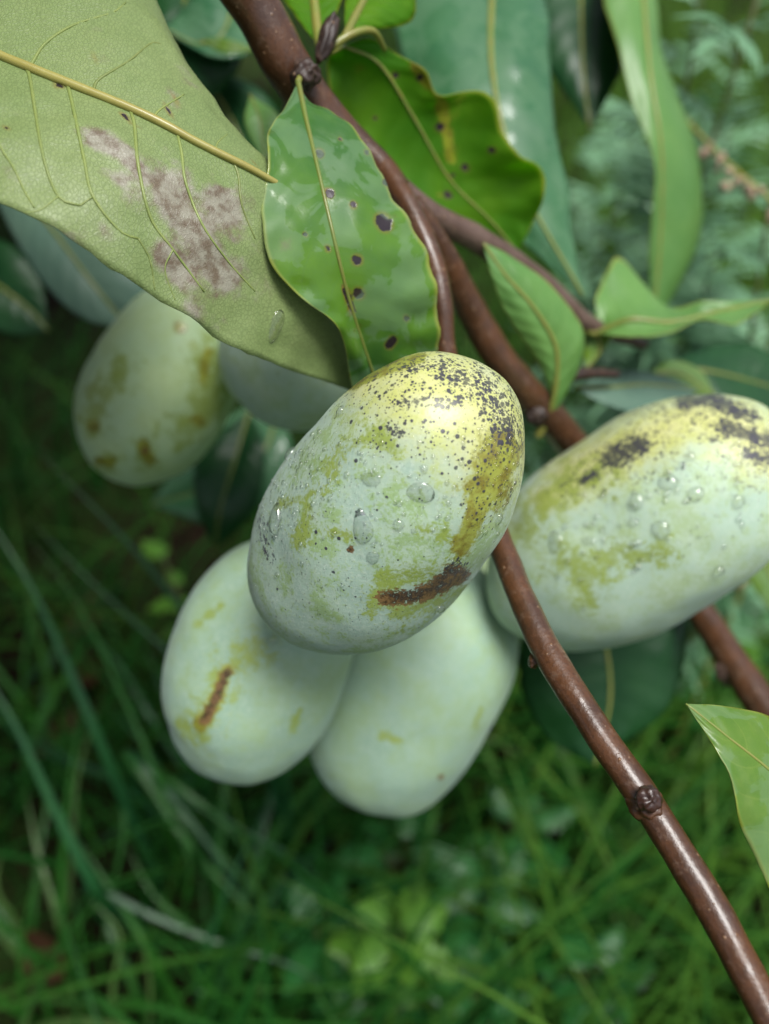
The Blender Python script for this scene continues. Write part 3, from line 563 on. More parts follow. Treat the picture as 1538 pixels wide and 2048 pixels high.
# --- branch 3: leaf cut by the right edge
OD = P(1700, 1650, 0.15)
b3 = thing('pawpaw_branch', 'bright green pointed leaf cut off by the right edge, beside the brown twig', 'branch', OD)
leaf(b3, OD, [(1900, 1900, .158), (1720, 1720, .152), (1560, 1560, .149), (1450, 1470, .149), (1372, 1408, .150)],
     [(1900, 1900, .158), (1700, 1900, .150), (1560, 1810, .146), (1500, 1680, .145), (1465, 1580, .146), (1425, 1490, .148), (1372, 1408, .150)],
     [(1900, 1900, .158), (1850, 1650, .162), (1700, 1490, .160), (1538, 1432, .155), (1440, 1412, .152), (1372, 1408, .150)],
     'leaf_bright', None, nt=60, nu=18, bulge=0.06, rib=(7, 2), ruff=0.0015, nveins=0, petiole=[(1960, 1980, .16)])
twig('twig', [(2000, 1800, .16), (1960, 1980, .16), (1940, 2200, .158)], [26, 28, 30], b3, 'bark', org=OD, n=20)

# --- branch 4: dim leaves at the left
OE = P(-150, 300, 0.32)
b4 = thing('pawpaw_branch', 'dim greyish and dark leaves behind the blotched leaf at the left', 'branch', OE)
twig('twig', [(-250, 500, .34), (-60, 280, .34), (150, 60, .33), (340, -150, .31)], [24, 22, 20, 18], b4, 'bark_dark', org=OE, n=30)
leaf(b4, OE, [(-20, 330, .30), (80, 430, .285), (180, 560, .28), (255, 655, .285)], [(-20, 330, .30), (10, 440, .29), (90, 570, .28), (170, 640, .28), (255, 655, .285)], [(-20, 330, .30), (160, 360, .29), (280, 500, .285), (300, 600, .285), (255, 655, .285)],
     'leaf_grey', 'dim bluish grey leaf below the blotched leaf', nt=36, nu=9, rib=(5, 3), bulge=0.1, petiole=[(-60, 280, .34)])
leaf(b4, OE, [(350, -140, .31), (370, 0, .29), (350, 120, .285), (395, 230, .29)], [(350, -140, .31), (300, 0, .29), (310, 110, .285), (395, 230, .29)], [(350, -140, .31), (480, 0, .29), (480, 130, .285), (395, 230, .29)], 'leaf_dark', None, nt=30, nu=8, rib=(5, 3), bulge=0.12)
leaf(b4, OE, [(480, -60, .29), (450, 60, .28), (400, 90, .28), (330, 60, .28)], [(480, -60, .29), (400, -20, .285), (360, 20, .285), (330, 60, .28)], [(480, -60, .29), (510, 90, .28), (430, 115, .275), (330, 60, .28)], 'leaf_blue', None, nt=24, nu=8, rib=(5, 3), bulge=0.1)
leaf(b4, OE, [(400, 82, .27), (450, 92, .268), (515, 100, .268)], [(400, 82, .27), (450, 76, .268), (515, 100, .268)], [(400, 82, .27), (450, 108, .268), (515, 100, .268)], 'leaf_bright', None, nt=14, nu=4, rib=(2, 1))
leaf(b4, OE, [(360, 120, .31), (440, 200, .30), (500, 330, .30), (520, 460, .305)], [(360, 120, .31), (360, 230, .30), (420, 360, .30), (520, 460, .305)], [(360, 120, .31), (520, 180, .30), (570, 300, .30), (520, 460, .305)], 'leaf_dark', None, nt=30, nu=8, rib=(5, 3), bulge=0.12)
leaf(b4, OE, [(500, 190, .235), (520, 240, .232), (530, 330, .232)], [(500, 190, .235), (490, 250, .232), (530, 330, .232)], [(500, 190, .235), (560, 240, .232), (530, 330, .232)], 'leaf_pale', None, nt=16, nu=5, rib=(3, 2))
leaf(b4, OE, [(-150, 480, .36), (-20, 560, .35), (60, 620, .35), (95, 660, .35)], [(-150, 480, .36), (-60, 620, .35), (20, 670, .35), (95, 660, .35)], [(-150, 480, .36), (0, 480, .35), (80, 560, .35), (95, 660, .35)], 'leaf_dark', None, nt=24, nu=8, rib=(5, 3), bulge=0.1)
leaf(b4, OE, [(500, 820, .34), (470, 920, .33), (440, 1020, .33), (430, 1100, .34)], [(500, 820, .34), (400, 900, .33), (390, 1000, .33), (430, 1100, .34)], [(500, 820, .34), (530, 900, .33), (510, 1020, .33), (430, 1100, .34)], 'leaf_dark', None, nt=26, nu=8, rib=(4, 2), bulge=0.1)
leaf(b4, OE, [(560, 800, .37), (530, 900, .36), (470, 960, .36), (300, 1010, .37)], [(560, 800, .37), (480, 820, .36), (380, 900, .36), (300, 1010, .37)], [(560, 800, .37), (580, 940, .36), (450, 1050, .36), (300, 1010, .37)], 'leaf_blue', None, nt=26, nu=8, rib=(4, 2), bulge=0.1)

# ------------------------------------------------------------------ water drops
def drop(key, px, py, r, label, el=1.0, h=0.55, tail=0.0, group=None, lean=(0, 1)):
    bv = BVH[key] if key in BVH else LEAF[key][0]
    hit, nn, _, _ = bv.ray_cast(CAM, ray(px, py))
    if hit is None:
        best = None
        for k in range(1, 12):
            for q in range(12):
                hh = bv.ray_cast(CAM, ray(px+3*k*math.cos(q*.5236), py+3*k*math.sin(q*.5236)))
                if hh[0] is not None: best = hh; break
            if best: break
        if not best: return None
        hit, nn = best[0], best[1]
    if nn.dot(CAM-hit) < 0: nn = -nn
    dn = (RT*lean[0] - UP*lean[1]); dn = (dn - nn*dn.dot(nn)).normalized(); sd = nn.cross(dn)
    rk = 0.92*r*(hit-CAM).dot(FW)/FPX; h *= 1.15; nr, ns = 9, 22; V = []; F = []
    ph0 = random.random()*9
    for i in range(nr+1):
        a = i/nr*math.pi/2*1.12; rr = math.sin(a) if a < math.pi/2 else 1-(a-math.pi/2)*0.5; z = math.cos(a)
        for j in range(ns):
            th = 2*math.pi*j/ns; wob = 1 + 0.07*math.sin(2*th+ph0) + 0.05*math.sin(3*th+ph0*2)
            x = rr*math.sin(th)*wob; y = rr*math.cos(th)*wob*el
            if tail and y < 0: y *= 1+tail; x *= 1-0.35*tail*min(1, -y/(el*(1+tail)))
            V.append(sd*(x*rk) + dn*(y*rk) + nn*(z*h*rk - 0.02*rk))
    for i in range(nr):
        for j in range(ns): F.append((i*ns+j, (i+1)*ns+j, (i+1)*ns+(j+1) % ns, i*ns+(j+1) % ns))
    F.append(tuple(nr*ns+j for j in range(ns)))
    me = mesh('water_drop', V, F)
    o = obj('water_drop', me, M['water'], None, hit); tag(o, label, 'water drop', group)
    return o
D1 = 'water drops on the foremost fruit'; D2 = 'water drops on the right fruit'
for a in [
    (553, 1045, 21, 'large bulging drop at the left edge of the foremost fruit, near the dark streak', 1.4, 0.7, 0.4),
    (726, 1062, 25, 'teardrop with a long tail in the middle of the foremost fruit', 1.05, 0.3, 0.9),
    (842, 985, 30, 'flat wedge of water with pointed lower end on the foremost fruit', 0.8, 0.22, 0.0),
    (742, 958, 26, 'flat wide film of water left of the wedge shaped one', 0.6, 0.2, 0.0),
    (797, 1049, 12, 'round bead right of the long tailed teardrop', 1.1, 0.6, 0.0),
    (799, 1006, 9, 'small flat bead straight above the round bead on the foremost fruit', 0.8, 0.5, 0.0),
    (848, 938, 9, 'clear bead just above the wedge shaped water film', 1.1, 0.6, 0.0),
    (895, 1035, 7, 'small bead below right of the wedge shaped water film', 1.0, 0.6, 0.0),
    (897, 1006, 7, 'small bead right of the wedge shaped water film, near the olive patch', 1.0, 0.6, 0.0),
    (746, 1115, 14, 'faint drop below the long tailed teardrop', 1.2, 0.35, 0.0),
    (997, 1038, 11, 'bright bead at the right rim of the foremost fruit below the olive patch', 1.3, 0.7, 0.0),
    (962, 1070, 7, 'small bead at the right rim, lower than the bright one', 1.2, 0.6, 0.0),
    (680, 823, 11, 'drop near the upper left rim of the foremost fruit', 1.2, 0.6, 0.2),
    (880, 1216, 15, 'drop clinging under the brown scar of the foremost fruit', 0.7, 0.7, 0.0),
    (556, 893, 13, 'drop standing out on the left rim of the foremost fruit', 1.3, 0.8, 0.0),
    (693, 950, 7, 'small bead left of the flat wide water film', 1.1, 0.6, 0.0),
    (808, 1028, 5, 'tiny bead between the two beads right of the teardrop', 1.0, 0.6, 0.0),
    (668, 1068, 7, 'small bead left of the long tailed teardrop', 1.0, 0.55, 0.0)]:
    drop('f1', a[0], a[1], a[2], a[3], a[4], a[5], a[6], D1)
for a in [
    (1337, 963, 20, 'brightest round drop near the black blotch side of the right fruit', 1.0, 0.6),
    (1392, 988, 18, 'round drop right of the brightest one on the right fruit', 1.0, 0.6),
    (1272, 1004, 18, 'round drop left of the brightest one on the right fruit', 1.1, 0.5),
    (1323, 1058, 20, 'round drop lowest of the large ones on the right fruit', 1.0, 0.55),
    (1476, 1003, 17, 'drop near the right photo edge on the right fruit', 0.9, 0.6),
    (1380, 913, 12, 'drop just below the speckled end of the right fruit', 1.0, 0.6),
    (1364, 931, 8, 'small bead touching the drop below the speckled end', 1.0, 0.6),
    (1266, 1045, 13, 'flattened drop under the left large drop of the right fruit', 0.7, 0.5),
    (1298, 992, 8, 'small bead between the left large drop and the brightest one', 1.0, 0.6),
    (1272, 1086, 12, 'flattened drop left below the lowest large drop', 0.75, 0.5),
    (1110, 1085, 17, 'slanting flat drop near the brown twig on the right fruit', 1.4, 0.3),
    (1178, 1082, 16, 'wide flat drop above the green patch of the right fruit', 0.6, 0.35),
    (1438, 1139, 13, 'hanging drop on the lower right rim of the right fruit', 0.9, 0.9),
    (1193, 1033, 8, 'small bead above the wide flat drop', 1.0, 0.6)]:
    drop('f2', a[0], a[1], a[2], a[3], a[4], a[5], 0.0, D2)
drop('f3', 545, 1280, 13, 'single round drop at the top of the lower left streaked fruit', 1.0, 0.7)
drop('L1', 552, 652, 17, 'long glinting streak of water on the blotched leaf', 2.2, 0.3, lean=(-0.35, 1))

def fine_drops(key, label, spots, n, rr):
    bv = BVH[key]; V = []; F = []
    k = 0
    while k < n:
        (x, y, sx, sy) = random.choice(spots); px = random.gauss(x, sx); py = random.gauss(y, sy); k += 1
        hit, nn, _, _ = bv.ray_cast(CAM, ray(px, py))
        if hit is None: continue
        rk = rr[0]*(rr[1]/rr[0])**(random.random()**2.2)*(hit-CAM).dot(FW)/FPX
        t1 = nn.orthogonal().normalized(); t2 = nn.cross(t1); b0 = len(V); ns, nr = 9, 4
        V.append(hit + nn*rk*0.7)
        for i in range(1, nr+1):
            a = i/nr*math.pi/2*1.1
            for j in range(ns):
                th = 2*math.pi*j/ns; V.append(hit + (t1*math.cos(th)+t2*math.sin(th))*(rk*math.sin(a)) + nn*(rk*0.7*math.cos(a)))
        for j in range(ns): F.append((b0, b0+1+j, b0+1+(j+1) % ns))
        for i in range(nr-1):
            for j in range(ns): a0 = b0+1+i*ns; F.append((a0+j, a0+ns+j, a0+ns+(j+1) % ns, a0+(j+1) % ns))
    o = obj('fine_droplets', mesh('fine_droplets', V, F), M['water']); o['kind'] = 'stuff'; tag(o, label, 'droplets')
fine_drops('f1', 'fine mist of tiny water droplets over the foremost fruit', [(530, 960, 25, 60), (580, 880, 30, 40), (640, 900, 60, 60), (560, 1000, 40, 60), (700, 1000, 110, 90), (850, 950, 100, 80), (1010, 980, 20, 70), (980, 880, 40, 60)], 950, (1.4, 6.5))
fine_drops('f2', 'fine water droplets over the right fruit', [(1300, 980, 110, 60), (1200, 1080, 90, 50), (1480, 960, 30, 50)], 240, (2, 8))

# ------------------------------------------------------------------ grass
def blade_geo(pts, w0, side, fold=0.25, prof=None):
    """arched leaf blade: three vertices across, V-fold"""
    n = len(pts); V = []; F = []
    for i, p in enumerate(pts):
        t = i/(n-1); wd = w0*(prof(t) if prof else min(1, 0.55+t*1.6)*max(0.02, 1-t**2.2))
        tg = (pts[min(i+1, n-1)]-pts[max(i-1, 0)]).normalized(); s = (side - tg*side.dot(tg)).normalized(); nn = s.cross(tg)
        V += [p - s*wd + nn*wd*fold, p, p + s*wd + nn*wd*fold]
    for i in range(n-1):
        a = i*3; F += [(a, a+1, a+4, a+3), (a+1, a+2, a+5, a+4)]
    return V, F
def lawn_mat():
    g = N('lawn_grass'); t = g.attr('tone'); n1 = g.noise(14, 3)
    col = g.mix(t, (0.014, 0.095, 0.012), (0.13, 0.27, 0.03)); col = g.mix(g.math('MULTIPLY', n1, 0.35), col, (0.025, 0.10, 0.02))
    b = g.bsdf(**{'Base Color': col, 'Roughness': 0.5, 'Specular IOR Level': 0.12}); tr = g.n('BsdfTranslucent'); g.set(tr.inputs[0], col); mx = g.n('MixShader'); mx.inputs[0].default_value = 0.3
    g.t.links.new(b.outputs[0], mx.inputs[1]); g.t.links.new(tr.outputs[0], mx.inputs[2]); return g.done(mx.outputs[0])
M['grass'] = plain_mat('grass_green', (0.03, 0.17, 0.018), (0.05, 0.22, 0.022), 12, 0.45, 0.1, 0.05, tw=0.3)
M['grass_blue'] = plain_mat('grass_bluish', (0.018, 0.11, 0.032), (0.03, 0.14, 0.038), 12, 0.45, 0.1, 0.05, tw=0.2)
M['grass_pale'] = plain_mat('grass_pale', (0.13, 0.24, 0.06), (0.09, 0.22, 0.04), 15, 0.5, 0.1, 0.05, tw=0.25)
def lawn():
    V = []; F = []; T = []
    rr = random.Random(11)
    def add(x, y, hgt, lean_az, lean, wd):
        b = len(V); n = 5; base = Vector((x, y, -0.01)); ld = Vector((math.cos(lean_az), math.sin(lean_az), 0)); sd = Vector((-ld.y, ld.x, 0))
        for i in range(n+1):
            t = i/n; p = base + Vector((0, 0, hgt*(t - 0.35*lean*t*t))) + ld*(hgt*lean*t*t)
            q = wd*max(0.05, 1-t**1.8)
            V.append(p - sd*q); V.append(p + sd*q)
        for i in range(n): F.append((b+2*i, b+2*i+1, b+2*i+3, b+2*i+2))
        T.extend([min(1, max(0, rr.gauss(0.22 + 1.7*max(min(x-0.03, 0.4), -0.12) + 0.15*min(y-0.4, 1), 0.25)))]*(2*n+2))  # blades paler towards the right, standing in for the brighter light there
    for _ in range(24000):
        y = -0.25 + 3.4*rr.random()**1.6; x = (rr.random()*2-1)*(0.5+0.75*max(y, 0.1))
        dens = noise.noise(Vector((x*4, y*4, 1))) + 0.30 + max(-0.7, min(0.3, x*2.0))
        if rr.random() > 0.45 + dens: continue
        hgt = rr.uniform(0.07, 0.28)*(0.8 + 0.4*rr.random())
        add(x, y, hgt, rr.gauss(-0.6, 1.3), rr.uniform(0.3, 1.2), rr.uniform(0.0010, 0.0030))
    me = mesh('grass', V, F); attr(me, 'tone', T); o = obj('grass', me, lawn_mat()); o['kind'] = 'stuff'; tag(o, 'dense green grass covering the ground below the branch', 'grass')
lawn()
def tuft(label, blades, mats):
    """blades: list of (pixel path tip->..., half width px); the first path point is nearest the root"""
    p0 = P(*blades[0][0][0]); org = Vector((p0.x, p0.y, 0.0))
    t = thing('grass_tuft', label, 'grass tuft', org, 'tufts of long grass')
    for k, (path, wpx) in enumerate(blades):
        pts = PL(path); root = Vector((pts[0].x, pts[0].y, -0.01)).lerp(org, 0.5); root.z = -0.01
        cp = catmull([root, (root+pts[0])/2 + Vector((0, 0, 0.01))] + pts, 28) if pts[0].z > 0.03 else catmull(pts, 28)
        dm = path[len(path)//2][2]; side = (cp[-1]-cp[0]).cross(CAM-cp[14]).normalized()
        V, F = blade_geo(shift(cp, org), 0.78*wpx*dm/FPX, side); obj('blade', mesh('blade', V, F), M[mats[k % len(mats)]], t)
    return t
tuft('two long dim bluish grass blades slanting below the small far fruit', [
    ([(520, 1400, .40), (400, 1260, .38), (260, 1090, .365), (80, 905, .36)], 19), ([(560, 1520, .42), (420, 1380, .41), (200, 1180, .40), (60, 1040, .40)], 11)], ['grass_blue'])
tuft('long bluish grass blades crossing at the left edge', [
    ([(215, 1520, .42), (130, 1320, .40), (60, 1170, .39), (-40, 1010, .39)], 19), ([(200, 1790, .42), (110, 1620, .40), (30, 1450, .39), (-60, 1300, .39)], 20), ([(330, 1600, .45), (240, 1380, .44), (150, 1200, .43), (60, 1080, .43)], 9)], ['grass_blue', 'grass_blue', 'grass'])
tuft('long bluish grass stalk lying across the lower left', [
    ([(170, 1770, .43), (300, 1830, .43), (450, 1890, .43), (600, 1940, .435), (760, 2060, .44)], 11), ([(330, 1640, .45), (420, 1740, .45), (520, 1850, .45), (560, 1960, .46)], 10)], ['grass_blue', 'grass'])
tuft('fan of green grass blades below the lower left fruit', [
    ([(240, 1500, .46), (330, 1620, .45), (380, 1730, .45), (350, 1900, .46)], 12), ([(250, 1500, .46), (380, 1640, .45), (480, 1790, .45), (540, 1950, .46)], 11), ([(300, 1540, .46), (440, 1640, .45), (540, 1760, .46), (640, 1880, .47)], 10),
    ([(230, 1520, .46), (250, 1650, .45), (220, 1800, .45), (190, 2000, .45)], 10), ([(310, 1570, .47), (500, 1670, .46), (620, 1740, .47), (760, 1900, .48)], 9), ([(320, 1600, .46), (430, 1700, .455), (560, 1830, .46), (700, 2000, .47)], 8)], ['grass', 'grass_blue', 'grass'])
tuft('upright bright grass blades in the bottom left corner', [
    ([(180, 2150, .45), (170, 1960, .42), (160, 1850, .41), (140, 1760, .41)], 8), ([(60, 2150, .45), (40, 1950, .42), (60, 1800, .41), (90, 1720, .41)], 9), ([(230, 2150, .45), (225, 1980, .42), (240, 1870, .41), (180, 1800, .41)], 9), ([(360, 2150, .45), (330, 2010, .43), (380, 1980, .42), (440, 2000, .42)], 9),
    ([(120, 2150, .46), (90, 2000, .43), (50, 1900, .42), (-20, 1850, .42)], 8), ([(280, 2150, .46), (300, 2010, .43), (290, 1900, .42), (260, 1830, .42)], 7), ([(420, 2150, .46), (400, 2030, .43), (430, 1930, .42), (480, 1880, .42)], 7)], ['grass', 'grass', 'grass_pale'])
tuft('thin light grass blades beside the lower right twig', [
    ([(1180, 2100, .5), (1150, 1900, .47), (1120, 1750, .46), (1060, 1600, .46)], 6), ([(1200, 2100, .5), (1230, 1880, .47), (1210, 1700, .46), (1140, 1560, .46)], 6), ([(1300, 2100, .5), (1180, 1960, .48), (1060, 1850, .47), (950, 1790, .47)], 5),
    ([(1380, 2000, .5), (1400, 1800, .47), (1420, 1650, .46), (1460, 1520, .46)], 6), ([(1420, 2000, .5), (1480, 1850, .48), (1520, 1700, .47), (1500, 1540, .47)], 6), ([(1150, 2100, .5), (1060, 1950, .48), (1000, 1880, .47), (900, 1850, .47)], 5)], ['grass', 'grass_pale', 'grass'])

def auto_tuft(label, px, py, n, ln, wd, mats, seed):
    rr = random.Random(seed); p = P(px, py, ground_d(px, py)); org = Vector((p.x, p.y, 0)); t = thing('grass_tuft', label, 'grass tuft', org, 'tufts of long grass')
    for k in range(n):
        az = rr.uniform(0, 6.28); l = ln*rr.uniform(0.6, 1.15); lean = rr.uniform(0.35, 1.1); d = Vector((math.cos(az), math.sin(az), 0)); b0 = Vector((rr.gauss(0, .014), rr.gauss(0, .014), -0.01))
        pts = [b0 + Vector((0, 0, l*(q - 0.42*lean*q*q))) + d*(l*lean*0.85*q*q) + Vector((rr.gauss(0, .002), rr.gauss(0, .002), 0)) for q in (0, .2, .4, .6, .8, 1.0)]
        V, F = blade_geo(catmull(pts, 16), wd*rr.uniform(.7, 1.2), Vector((-d.y, d.x, 0.15*rr.random())).normalized()); obj('blade', mesh('blade', V, F), M[mats[k % len(mats)]], t)
auto_tuft('green grass tuft at the bottom edge left of the weeds', 430, 2020, 20, 0.22, 0.0026, ['grass', 'grass', 'grass_blue'], 1)
auto_tuft('grass tuft at the bottom left corner', 120, 2000, 20, 0.22, 0.0026, ['grass', 'grass_pale', 'grass'], 2)
auto_tuft('grass tuft below the streaked fruit', 480, 1700, 18, 0.20, 0.0024, ['grass_blue', 'grass'], 3)
auto_tuft('grass tuft in the shade at the left edge', 90, 1560, 14, 0.20, 0.0024, ['grass_blue', 'grass'], 4)
auto_tuft('fine light grass tuft between the lower twig and the bluish leaf', 1160, 1640, 22, 0.16, 0.0015, ['grass', 'grass_pale', 'grass'], 5)
auto_tuft('fine light grass tuft behind the cut off leaf at the right', 1440, 1500, 22, 0.17, 0.0016, ['grass_pale', 'grass'], 6)
auto_tuft('fine grass tuft near the bottom edge right of the dark weeds', 1230, 1880, 20, 0.15, 0.0015, ['grass', 'grass', 'grass_pale'], 7)
auto_tuft('light grass tuft at the right edge below the right fruit', 1520, 1330, 20, 0.17, 0.0017, ['grass_pale', 'grass'], 8)
auto_tuft('pale grass tuft seen between hanging leaves', 1200, 480, 24, 0.2, 0.0022, ['grass_pale', 'grass'], 9)

# ------------------------------------------------------------------ low weeds
def lobed_leaf(name, L, lobes, mat, width=0.5, arch=0.15):
    """flat outline with lobes, triangulated around its midline and arched; stalk along +Y from the origin"""
    n = 26; V = []; F = []
    for i in range(n+1):
        t = i/n; env = math.sin(math.pi*min(1, 0.06+t*0.94)**0.8)**0.8*width*L*0.5
        lob = 0.55 + 0.45*abs(math.sin(t*math.pi*lobes))**0.7
        wd = max(env*lob, 0.0003); z = -arch*L*t*t; y = L*t
        V += [(-wd, y-0.12*wd, z-0.2*wd+0.12*wd), (-wd*.5, y, z+0.06*wd), (0, y, z), (wd*.5, y, z+0.06*wd), (wd, y-0.12*wd, z-0.2*wd+0.12*wd)]
    for i in range(n):
        for j in range(4): a = i*5+j; F.append((a, a+1, a+6, a+5))
    UV = [(j/4, i/n) for i in range(n+1) for j in range(5)]
    me = mesh(name, V, F, uvs=UV); me.materials.append(M[mat]); return me
def comb_leaf(name, L, mat, pairs=4):
    """mugwort-like leaf: narrow pointed lobes on both sides of a midrib"""
    V = []; F = []
    def lance(a, d, ln, wd, z0):
        d = Vector(d).normalized(); s = Vector((-d.y, d.x, 0)); b = len(V)
        for i in range(6):
            t = i/5; q = wd*math.sin(math.pi*(0.12+0.86*t)**0.9)+0.0002; p = Vector(a)+d*ln*t; p.z = z0 - 0.25*ln*t*t
            V.extend([p-s*q+Vector((0, 0, q*.3)), p, p+s*q+Vector((0, 0, q*.3))])
        for i in range(5):
            c = b+i*3; F.extend([(c, c+1, c+4, c+3), (c+1, c+2, c+5, c+4)])
    lance((0, 0, 0), (0, 1, 0), L, L*0.042, 0)
    for k in range(pairs):
        y = L*(0.22+0.55*k/pairs); ln = L*(0.50-0.07*k)
        for s in (-1, 1): lance((0, y, 0), (s*0.75, 0.8, 0), ln, L*0.034, -0.02*L)
    me = mesh(name, V, F); me.materials.append(M[mat]); return me
M['weed'] = leaf_mat('weed_green', (0.02, 0.14, 0.03), (0.035, 0.19, 0.04), (0.07, 0.22, 0.06), (0.2, 0.4, 0.04), 0.25, 0.4, 0.3, nveins=6)
M['weed_bright'] = leaf_mat('weed_bright', (0.08, 0.25, 0.02), (0.13, 0.30, 0.03), (0.16, 0.32, 0.06), (0.3, 0.5, 0.04), 0.3, 0.45, 0.2, nveins=6)
M['weed_blue'] = plain_mat('mugwort_green', (0.17, 0.38, 0.19), (0.26, 0.48, 0.28), 40, 0.5, 0.15, 0.1, tw=0.2)
M['weed_stem'] = plain_mat('weed_stem', (0.09, 0.15, 0.035), (0.13, 0.12, 0.05), 60, 0.5, 0.1, 0.1)
def place(o, pos, yaw, pitch, roll=0.0, s=1.0):
    o.matrix_local = Matrix.Translation(pos) @ Matrix.Rotation(yaw, 4, 'Z') @ Matrix.Rotation(pitch, 4, 'X') @ Matrix.Rotation(roll, 4, 'Y') @ Matrix.Diagonal((s, s, s, 1))
lm = {k: lobed_leaf('weed_leaf', 0.045, lb, mt, wd) for k, lb, mt, wd in (('a', 2.5, 'weed', 0.75), ('b', 3.5, 'weed', 0.6), ('c', 2.5, 'weed_bright', 0.85), ('d', 1.0, 'weed', 0.7))}
def low_weed(label, px, py, hz, kinds, nl, s=1.0, spread=0.6):
    p = P(px, py, ground_d(px, py, hz)); org = Vector((p.x, p.y, 0))
    t = thing('broadleaf_weed', label, 'weed', org, 'low weeds in the grass')
    for k in range(nl):
        yaw = k*2.4 + random.uniform(-.3, .3); hgt = hz*random.uniform(0.55, 1.0); pitch = random.uniform(-0.1, spread)
        tip = Vector((-math.sin(yaw), math.cos(yaw), 0))*random.uniform(0.006, 0.022)*s; tip.z = hgt
        st = catmull([Vector((0, 0, -0.01)), Vector((tip.x*.3, tip.y*.3, hgt*.6)), tip], 6)
        V, F = tube_geo(st, [0.0009]*6, 5); obj('leaf_stalk', mesh('leaf_stalk', V, F), M['weed_stem'], t)
        lf = bpy.data.objects.new('leaf', lm[kinds[k % len(kinds)]]); COL.objects.link(lf); lf.parent = t
        place(lf, tip, yaw, pitch, random.uniform(-.4, .4), s*random.uniform(0.75, 1.15))
low_weed('yellowish green lobed weed in the grass below the fruits', 790, 1850, 0.11, 'c', 16, 0.55)
low_weed('dark lobed weed at the bottom edge right of centre', 960, 1990, 0.08, 'ab', 14, 0.61)
low_weed('glossy weed in the grass left of the yellowish weed', 640, 1850, 0.08, 'db', 13, 0.61)
low_weed('dark weed at the bottom edge below the yellowish weed', 760, 2010, 0.07, 'ba', 14, 0.65)
low_weed('weed with broad leaves right of the yellowish weed', 960, 1790, 0.08, 'da', 12, 0.68)
low_weed('dim weed in the grass below the lowest fruit', 800, 1690, 0.07, 'ba', 12, 0.61)
low_weed('weed beside the lower twig near the bottom right', 1180, 1960, 0.07, 'ab', 12, 0.54)
low_weed('small bright leaved seedling left of the lower left fruit', 335, 1110, 0.17, 'c', 7, 0.41)
low_weed('dim weed between the lowest fruit and the bluish leaf', 1060, 1640, 0.08, 'bd', 12, 0.61)
low_weed('light weed near the right edge below the rear twig', 1430, 1330, 0.10, 'ca', 13, 0.61)
low_weed('light weed at the right above the cut off leaf', 1510, 1240, 0.12, 'ac', 13, 0.61)

# tall lobed weeds behind at the right
cm = [comb_leaf('lobed_leaf', L, 'weed_blue', p) for L, p in ((0.078, 4), (0.066, 3), (0.055, 3))]
def tall_weed(label, px, py, d, hgt_extra, nl, lean=(0, 0), s=1.0):
    top = P(px, py, d); org = Vector((top.x - lean[0], top.y - lean[1], 0))
    t = thing('lobed_weed', label, 'weed', org, 'tall lobed weeds at the right')
    tp = top - org + Vector((0, 0, hgt_extra)); st = catmull([Vector((0, 0, -0.02)), Vector((tp.x*.25, tp.y*.25, tp.z*.5)), tp], 20)
    V, F = tube_geo(st, radii([0.0028, 0.001], 20), 7); obj('stem', mesh('stem', V, F), M['weed_stem'], t)
    for k in range(nl):
        f = 0.30 + 0.70*k/(nl-1); x = f*19; i = min(int(x), 18); pos = st[i].lerp(st[i+1], x-i)
        yaw = k*2.4 + random.uniform(-.3, .3); lf = bpy.data.objects.new('leaf', cm[k % 3]); COL.objects.link(lf); lf.parent = t
        place(lf, pos, yaw, random.uniform(0.1, 0.7)*(1-f)+random.uniform(0.15, 0.85)*f*0.9, random.uniform(-.4, .4), s*random.uniform(0.8, 1.2)*(1.15-0.45*f))
for a in [('tall lobed weed in the top right corner', 1500, 60, .37, 0.02, 33), ('tall lobed weed left of the corner one at the top', 1385, 60, .41, 0.02, 31), ('lobed weed at the right edge under the pinkish spike', 1530, 420, .38, 0.01, 31),
          ('lobed weed behind the long folded leaf', 1400, 380, .43, 0.0, 28), ('lobed weed above the curled pale leaf', 1440, 500, .42, 0.0, 26), ('lobed weed seen past the folded leaf, top right', 1290, 200, .55, 0.0, 26),
          ('far lobed weed between the hanging leaves', 1200, 330, .75, 0.0, 23), ('lobed weed at the right edge above the right fruit', 1560, 640, .44, 0.0, 26), ('far lobed weed at the top right behind the others', 1450, 250, .62, 0.03, 28)]:
    tall_weed(*a, lean=(random.uniform(-.04, .04), random.uniform(-.03, .05)))
# pinkish flower spike
def spike():
    pts = PL([(1330, 190, .36), (1400, 270, .35), (1470, 340, .34), (1570, 430, .33), (1700, 620, .33)]); org = Vector((pts[-1].x, pts[-1].y, 0))
    t = thing('flower_spike', 'yellow green spike with small pinkish seed clusters at the right edge', 'flower spike', org)
    st = catmull(pts + [Vector((org.x+0.01, org.y+0.01, 0.0))], 50); V, F = tube_geo(shift(st, org), radii([0.0007, 0.0016, 0.002], 50), 7); obj('stem', mesh('stem', V, F), M['petiole'], t)
    M['seed'] = plain_mat('seed_pink', (0.55, 0.36, 0.27), (0.45, 0.40, 0.24), 400, 0.6, 0, 0.3)
    bm = bmesh.new(); bmesh.ops.create_icosphere(bm, subdivisions=2, radius=0.0018)
    for v in bm.verts: v.co.z *= 1.5; v.co *= 1+0.2*noise.noise(v.co*900)
    me = bpy.data.meshes.new('seed'); bm.to_mesh(me); bm.free(); me.materials.append(M['seed'])
    for k in range(90):
        i = 3 + (k*26)//90; o = bpy.data.objects.new('seed', me); COL.objects.link(o); o.parent = t
        off = Vector((random.gauss(0, .0018)-0.002, random.gauss(0, .0018), random.gauss(0, .002)-0.002)); place(o, st[i]-org+off, random.random()*6, random.random()*2, 0, random.uniform(.7, 1.15))
spike()

